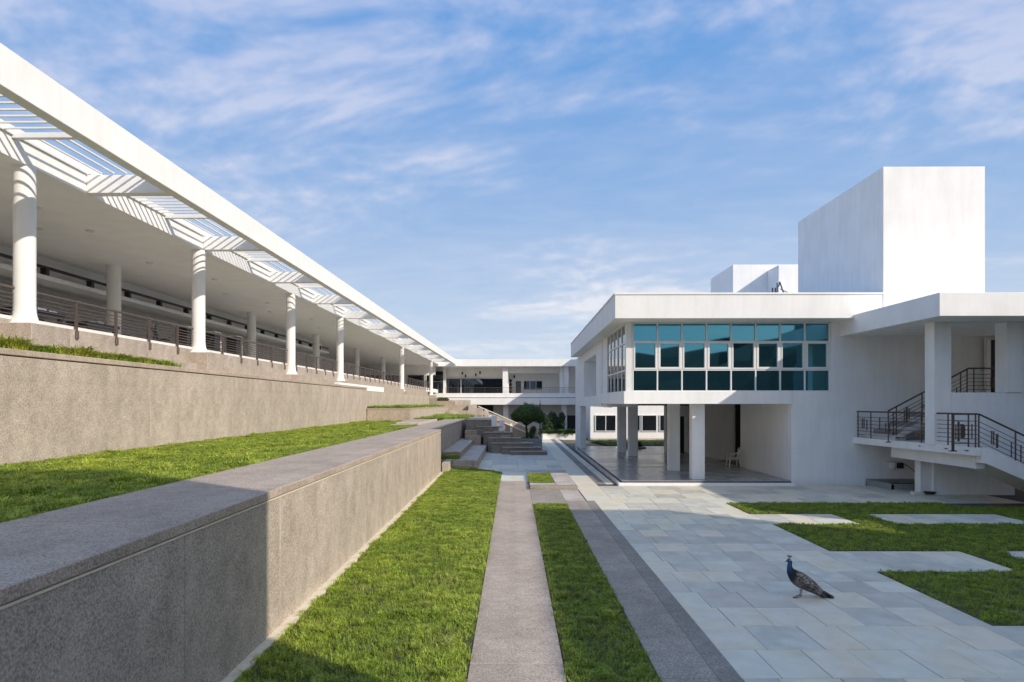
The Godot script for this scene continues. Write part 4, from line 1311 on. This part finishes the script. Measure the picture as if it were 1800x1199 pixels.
func smooth_stations(raw: Array, sub: int, o: Vector3, sc: float) -> Array:
	var out := []
	for k in raw.size() - 1:
		var p0: Array = raw[maxi(k - 1, 0)]
		var p1: Array = raw[k]
		var p2: Array = raw[k + 1]
		var p3: Array = raw[mini(k + 2, raw.size() - 1)]
		for j in sub:
			var t := j / float(sub)
			var v := []
			for i in 4:
				v.append(cubic_interpolate(p1[i], p2[i], p0[i], p3[i], t))
			out.append([o + Vector3((v[0] - 496.0) * sc, (970.0 - v[1]) * sc, 0), maxf(v[2], 1.0) * sc, maxf(v[3], 1.0) * sc])
	var l: Array = raw[raw.size() - 1]
	out.append([o + Vector3((l[0] - 496.0) * sc, (970.0 - l[1]) * sc, 0), maxf(l[2], 0.5) * sc, maxf(l[3], 0.5) * sc])
	return out

func peafowl() -> void:
	var bx0 := 4.72
	var bd := 11.27
	var sc := 0.00086
	var o := thing("peafowl", "peafowl with a blue neck and mottled brown back standing on the slate paving, facing left", "bird", Vector3(bx0, 0, bd))
	var base := P(bx0, 0.0, bd)
	var nz := FastNoiseLite.new()
	nz.frequency = 15.0
	nz.fractal_octaves = 3
	var blue := Color(0.010, 0.085, 0.20)
	var ink := Color(0.006, 0.012, 0.022)
	var brown := Color(0.13, 0.112, 0.10)
	var pale := Color(0.38, 0.36, 0.33)
	begin()
	loft(smooth_stations([[226, 294, 2, 2], [244, 287, 8, 7], [266, 276, 17, 14], [292, 264, 33, 27], [318, 276, 40, 31], [322, 318, 42, 33], [314, 370, 46, 38], [322, 425, 60, 50], [348, 490, 86, 74], [410, 560, 122, 108], [490, 622, 146, 128], [580, 672, 142, 128], [672, 728, 128, 116], [770, 788, 108, 98], [860, 852, 86, 80], [930, 900, 68, 66], [1000, 946, 50, 54], [1060, 982, 34, 44], [1120, 1004, 16, 34], [1140, 1008, 6, 20]], 5, base, sc), 26,
		func(t: float, sn: float, p: Vector3) -> Color:
			var m := nz.get_noise_3d(p.x * 1.2, p.y * 1.6, p.z)
			if t < 0.13: return Color(0.05, 0.05, 0.05).lerp(blue, smoothstep(0.06, 0.13, t))
			var c := blue.lerp(ink, clampf(smoothstep(0.32, 0.44, t) + 0.9 * smoothstep(-0.1, 0.7, sn) * smoothstep(0.16, 0.26, t), 0.0, 1.0))
			if t < 0.22: c = c.lerp(Color(0.04, 0.09, 0.13), 0.4)
			var back := brown.lerp(pale, smoothstep(0.0, 0.45, m)).lerp(ink, smoothstep(0.05, 0.4, -m))
			c = c.lerp(back.lerp(brown, 0.35), smoothstep(0.44, 0.50, t + 0.03 * sn))
			return c.lerp(ink, smoothstep(0.72, 0.88, t) * 0.75 + smoothstep(0.4, 1.0, -sn) * float(t > 0.55) * 0.6))
	part("body", M.plumage, o)
	# wings: shells lying along both flanks, edged with rows of feathers
	for sd in [-1.0, 1.0]:
		begin()
		var wing := smooth_stations([[400, 500, 10, 8], [450, 535, 74, 26], [530, 600, 104, 34], [620, 668, 92, 34], [710, 735, 64, 28], [800, 800, 36, 20], [880, 855, 12, 8]], 4, base + Vector3(0, 0, sd * 0.093), sc)
		loft(wing, 18, func(t: float, sn: float, p: Vector3) -> Color:
			var m := nz.get_noise_3d(p.x * 1.5 + 4.0, p.y * 2.2, p.z + sd)
			var c := brown.lerp(pale, smoothstep(0.02, 0.35, m + 0.12 * sn)).lerp(ink, smoothstep(0.1, 0.4, -m))
			return c.lerp(ink, smoothstep(0.35, 0.8, -sn) * smoothstep(0.3, 0.6, t)))
		var w := part("wing", M.plumage, o)
		for row in 4:
			for k in 6:
				var tx := 455.0 + row * 72.0 + k * 16.0
				var ty := 470.0 + row * 50.0 + k * 34.0
				var root := base + Vector3((tx - 496.0) * sc, (970.0 - ty) * sc, sd * (0.122 - 0.006 * absf(k - 2.5)))
				var le := 0.075 + 0.02 * row
				var dir := Vector3(0.80, -0.58, -sd * 0.10).normalized()
				var side := Vector3(0.58, 0.80, 0) * 0.018
				var col := brown.lerp(pale, rng.randf() * 0.9) if (k + row) % 3 else ink.lerp(brown, 0.35)
				begin()
				s.set_color(col)
				var nn := Vector3(0, 0.25, sd).normalized()
				tri(root - side * 0.5, root + side * 0.5, root + dir * le * 0.5 + side, nn)
				tri(root - side * 0.5, root + dir * le * 0.5 + side, root + dir * le * 0.5 - side, nn)
				tri(root + dir * le * 0.5 - side, root + dir * le * 0.5 + side, root + dir * le, nn)
				part("feather", M.plumage, w)
	# long tail feathers, closed, reaching down to the paving
	for k in 13:
		var f := (k - 6) / 6.0
		begin()
		var a := base + Vector3((760 - 496) * sc, (970 - 790 + 26 * (1.0 - absf(f))) * sc, f * 0.055)
		var e := base + Vector3((1165 - 496 - 40.0 * absf(f) + 12.0 * sin(k * 2.1)) * sc, (970.0 - 992.0 - 14.0 * absf(f)) * sc + 0.03, f * 0.075)
		var mid := a.lerp(e, 0.55) + Vector3(0, 0.012, 0)
		s.set_color([ink, Color(0.022, 0.022, 0.024), Color(0.10, 0.095, 0.09), ink][k % 4])
		tube([a, mid, a.lerp(e, 0.92), e], [0.016, 0.021, 0.017, 0.004], 6, 0.35)
		part("tail_feather", M.plumage, o)
	# grey white vent patch under the tail
	begin()
	loft(smooth_stations([[770, 860, 4, 4], [810, 880, 30, 40], [850, 905, 34, 44], [890, 930, 22, 30], [920, 948, 3, 4]], 3, base, sc), 12, func(_t: float, _sn: float, p: Vector3) -> Color:
		return Color(0.17, 0.17, 0.17).lerp(Color(0.30, 0.30, 0.30), clampf(nz.get_noise_3d(p.x, p.y, p.z) + 0.4, 0, 1)))
	part("under_tail", M.plumage, o)
	# legs with toes
	for q in [[508.0, 780.0, 505.0, 870.0, 440.0, 955.0, 0.045], [566.0, 790.0, 566.0, 880.0, 548.0, 962.0, -0.045]]:
		begin()
		var foot := base + Vector3((q[4] - 496) * sc, 0.012, q[6])
		s.set_color(Color(0.36, 0.29, 0.26))
		tube([base + Vector3((q[0] - 496) * sc, (970 - q[1]) * sc, q[6]), base + Vector3((q[2] - 496) * sc, (970 - q[3]) * sc, q[6]), foot], [0.024, 0.0115, 0.009], 8)
		var leg := part("leg", M.plumage, o)
		for toe in [[-0.075, 0.0], [-0.06, 0.035], [-0.06, -0.035], [0.03, 0.0]]:
			begin()
			s.set_color(Color(0.09, 0.075, 0.07))
			tube([foot, foot + Vector3(toe[0] * 0.5, 0.0, toe[1] * 0.5), foot + Vector3(toe[0], -0.009, toe[1])], [0.008, 0.007, 0.003], 6)
			part("toe", M.plumage, leg)
	# crest: thin stalks with fan tips, pale cheek
	for k in 9:
		var f := (k - 4) / 4.0
		var root := base + Vector3((306 - 496) * sc, (970 - 236) * sc, 0)
		var tip := root + Vector3(-0.012 + 0.020 * (k % 3), 0.040, f * 0.030)
		begin()
		s.set_color(Color(0.30, 0.29, 0.28))
		tube([root, root.lerp(tip, 0.6), tip], [0.002, 0.002, 0.003], 5)
		s.set_color(Color(0.05, 0.05, 0.06))
		tube([tip, tip + Vector3(0.0, 0.008, f * 0.004), tip + Vector3(0, 0.014, f * 0.006)], [0.004, 0.008, 0.003], 6)
		part("crest_feather", M.plumage, o)
	for sd in [-1.0, 1.0]:
		begin()
		s.set_color(Color(0.45, 0.44, 0.42))
		tube([base + Vector3((300 - 496) * sc, (970 - 250) * sc, sd * 0.023), base + Vector3((340 - 496) * sc, (970 - 262) * sc, sd * 0.023)], [0.007, 0.009], 6)
		part("cheek", M.plumage, o)
		begin()
		s.set_color(Color(0.01, 0.01, 0.01))
		tube([base + Vector3((284 - 496) * sc, (970 - 258) * sc, sd * 0.020), base + Vector3((284 - 496) * sc, (970 - 258) * sc, sd * 0.025)], [0.004, 0.003], 6)
		part("eye", M.plumage, o)

# ---------------------------------------------------------------- grass
func tuft_mesh() -> ArrayMesh:
	var r := RandomNumberGenerator.new()
	r.seed = 77
	begin()
	for k in 9:
		var an := r.randf() * TAU
		var root := Vector3(r.randf_range(-0.035, 0.035), -0.004, r.randf_range(-0.035, 0.035))
		var le := r.randf_range(0.045, 0.085)
		var lean := r.randf_range(0.35, 1.15)
		var dir := Vector3(cos(an), 0, sin(an))
		var side := Vector3(-sin(an), 0, cos(an)) * 0.0036
		var mid := root + Vector3.UP * le * 0.6 + dir * le * lean * 0.35
		var tip := root + Vector3.UP * le * (1.0 - 0.3 * lean) + dir * le * lean
		var n := side.cross(mid - root).normalized()
		if n.y < 0.0: n = -n
		var n2 := side.cross(tip - mid).normalized()
		if n2.y < 0.0: n2 = -n2
		var v := r.randf_range(0.75, 1.2)
		s.set_color(Color(v, v, v))
		quad(root - side, root + side, mid + side * 0.8, mid - side * 0.8, n)
		s.set_color(Color(v * 1.15, v * 1.12, v))
		tri(mid - side * 0.8, mid + side * 0.8, tip, n2)
	return s.commit()

func lawn(label: String, poly: Array, holes: Array, y: float, density: float, sd: int, green: Color, dry: Color, tall := 1.0, far_scale := 1.0) -> void:
	var pv := PackedVector2Array(poly)
	var lo := Vector2.INF
	var hi := -Vector2.INF
	for p in pv:
		lo = lo.min(p)
		hi = hi.max(p)
	off = Vector3(0.5 * (lo.x + hi.x), y, -0.5 * (lo.y + hi.y))
	begin()
	var idx := Geometry2D.triangulate_polygon(pv)
	for k in range(0, idx.size(), 3):
		tri(P(pv[idx[k]].x, y, pv[idx[k]].y), P(pv[idx[k + 1]].x, y, pv[idx[k + 1]].y), P(pv[idx[k + 2]].x, y, pv[idx[k + 2]].y), Vector3.UP)
	var o := lone("lawn", M.soil, label, "lawn", "", "stuff")
	var r := RandomNumberGenerator.new()
	r.seed = sd
	var n := FastNoiseLite.new()
	n.seed = sd
	n.frequency = 0.55
	n.fractal_octaves = 3
	var n2 := FastNoiseLite.new()
	n2.seed = sd + 5
	n2.frequency = 2.2
	n2.fractal_octaves = 2
	var n3 := FastNoiseLite.new()
	n3.seed = sd + 9
	n3.frequency = 0.55
	n3.fractal_octaves = 4
	var n4 := FastNoiseLite.new()
	n4.seed = sd + 12
	n4.frequency = 1.3
	n4.fractal_octaves = 2
	var xf := []
	var cl := []
	var total := int((hi.x - lo.x) * (hi.y - lo.y) * density)
	for k in total:
		var p := Vector2(r.randf_range(lo.x, hi.x), r.randf_range(lo.y, hi.y))
		var wob := Vector2(n2.get_noise_2d(p.y * 3.0, 5.0), n2.get_noise_2d(p.x * 3.0, 9.0)) * 0.075 + Vector2(r.randfn(0.0, 0.012), r.randfn(0.0, 0.012))
		if not Geometry2D.is_point_in_polygon(p + wob, pv): continue
		var cut := false
		for h in holes:
			if p.x > h[0] and p.x < h[1] and p.y > h[2] and p.y < h[3]: cut = true
		if cut: continue
		var a := n.get_noise_2d(p.x, p.y)
		var c := n2.get_noise_2d(p.x, p.y)
		if c < -0.42 and r.randf() < 0.5: continue
		var sc := (0.62 + 0.5 * clampf(c + 0.45, 0.0, 1.0) + r.randf() * 0.35) * tall
		var b := Basis(Vector3.UP, r.randf() * TAU).scaled(Vector3(sc * far_scale, sc, sc * far_scale))
		xf.append(Transform3D(b, P(p.x, y + 0.012 * (a + 0.6), p.y)))
		var col := green.lerp(dry, clampf(0.30 + 0.85 * a + 0.45 * c + r.randf_range(-0.18, 0.22), 0.0, 1.0))
		var dryness := smoothstep(0.30, 0.62, n3.get_noise_2d(p.x, p.y))
		col = col.lerp(Color(0.50, 0.43, 0.17), dryness * 0.6 * r.randf())
		if dryness > 0.75 and r.randf() < 0.45:
			xf.pop_back()
			continue
		sc *= 1.0 + 0.7 * smoothstep(0.42, 0.6, n4.get_noise_2d(p.x, p.y))
		b = Basis(Vector3.UP, r.randf() * TAU).scaled(Vector3(sc * far_scale, sc, sc * far_scale))
		xf[xf.size() - 1].basis = b
		if r.randf() < 0.035: col = Color(0.23, 0.19, 0.09)
		cl.append(col * r.randf_range(0.80, 1.15) * (1.0 + 0.30 * n4.get_noise_2d(p.x * 1.7 + 31.0, p.y * 1.7)))
	var mm := MultiMesh.new()
	mm.transform_format = MultiMesh.TRANSFORM_3D
	mm.use_colors = true
	mm.mesh = M.tuft
	mm.instance_count = xf.size()
	for k in xf.size():
		mm.set_instance_transform(k, xf[k])
		mm.set_instance_color(k, cl[k])
	var g := MultiMeshInstance3D.new()
	g.name = "grass_blades"
	g.multimesh = mm
	g.material_override = M.grass
	g.set_meta("kind", "stuff")
	o.add_child(g)

func lawns() -> void:
	off = Vector3.ZERO
	M.tuft = tuft_mesh()
	var lush := Color(0.27, 0.38, 0.036)
	var lime := Color(0.48, 0.57, 0.075)
	lawn("wide bright lawn between the low granite wall and the beige path", [Vector2(-3.17, 6.5), Vector2(-0.54, 6.5), Vector2(-0.54, 31.4), Vector2(-2.9, 34.6), Vector2(-3.17, 33.0)], [], 0.012, 420.0, 101, lush, lime)
	lawn("narrow dark green lawn strip between the two garden paths", [Vector2(0.625, 6.5), Vector2(1.69, 6.5), Vector2(1.69, 21.65), Vector2(0.625, 21.65)], [], 0.004, 480.0, 102, lush, Color(0.33, 0.40, 0.045), 0.8)
	lawn("long sunny grass terrace between the coping walk and the tall wall", [Vector2(-9.98, 8.0), Vector2(-5.12, 5.0), Vector2(-5.12, 38.0), Vector2(-5.6, 42.5), Vector2(-7.0, 46.4), Vector2(-9.98, 46.4)], [[-6.8, -5.0, 37.0, 47.0]], 1.945, 330.0, 103, Color(0.28, 0.39, 0.036), Color(0.53, 0.60, 0.075), 1.25, 1.1)
	lawn("notched lawn with stone fingers reaching into it on the right", [Vector2(6.83, 21.92), Vector2(13.7, 21.92), Vector2(13.7, 21.0), Vector2(18, 21.0), Vector2(18, 9.84), Vector2(6.92, 9.84), Vector2(6.92, 12.99), Vector2(9.66, 12.99), Vector2(9.66, 14.78), Vector2(6.88, 14.78), Vector2(6.88, 18.09), Vector2(9.21, 18.09), Vector2(9.21, 19.73), Vector2(6.83, 19.73)], [[10.2, 13.9, 18.1, 19.72], [10.46, 12.6, 13.0, 14.77]], -0.006, 330.0, 104, lush, Color(0.34, 0.40, 0.045), 0.8)
	lawn("small square of grass set in the low stone platform", [Vector2(0.64, 26.38), Vector2(1.6, 26.38), Vector2(1.6, 30.08), Vector2(0.64, 30.08)], [], 0.10, 300.0, 105, lush, lime, 0.9)
	lawn("thin grass wedge on top of the tall wall at the left edge", [Vector2(-10.37, 6.0), Vector2(-11.3, 6.0), Vector2(-11.1, 14.0), Vector2(-10.42, 21.5)], [], 4.27, 700.0, 106, Color(0.24, 0.36, 0.035), Color(0.52, 0.55, 0.08), 3.3)
	lawn("grass along the top of the long beige planter", [Vector2(-10.55, 47.0), Vector2(-7.48, 47.0), Vector2(-7.48, 73.5), Vector2(-8.8, 86.0), Vector2(-10.55, 86.0)], [], 2.82, 70.0, 107, lush, lime, 2.4, 2.0)
	lawn("strip of sunlit grass on the small terrace above the seats", [Vector2(-6.9, 47.2), Vector2(-3.75, 53.0), Vector2(-3.5, 61.0), Vector2(-6.9, 72.0)], [], 2.0, 70.0, 108, lush, lime, 2.4, 2.0)
	lawn("short strip of grass in front of the stone bench slab", [Vector2(-3.55, 33.85), Vector2(-2.75, 33.85), Vector2(-2.75, 34.55), Vector2(-3.55, 34.55)], [], 0.44, 300.0, 109, lush, lime, 2.6)
	lawn("clipped grass on top of the white planter", [Vector2(2.82, 61.08), Vector2(5.58, 61.08), Vector2(5.58, 63.9), Vector2(2.82, 63.9)], [], 0.44, 180.0, 110, Color(0.06, 0.13, 0.02), Color(0.12, 0.19, 0.035), 3.6, 2.2)
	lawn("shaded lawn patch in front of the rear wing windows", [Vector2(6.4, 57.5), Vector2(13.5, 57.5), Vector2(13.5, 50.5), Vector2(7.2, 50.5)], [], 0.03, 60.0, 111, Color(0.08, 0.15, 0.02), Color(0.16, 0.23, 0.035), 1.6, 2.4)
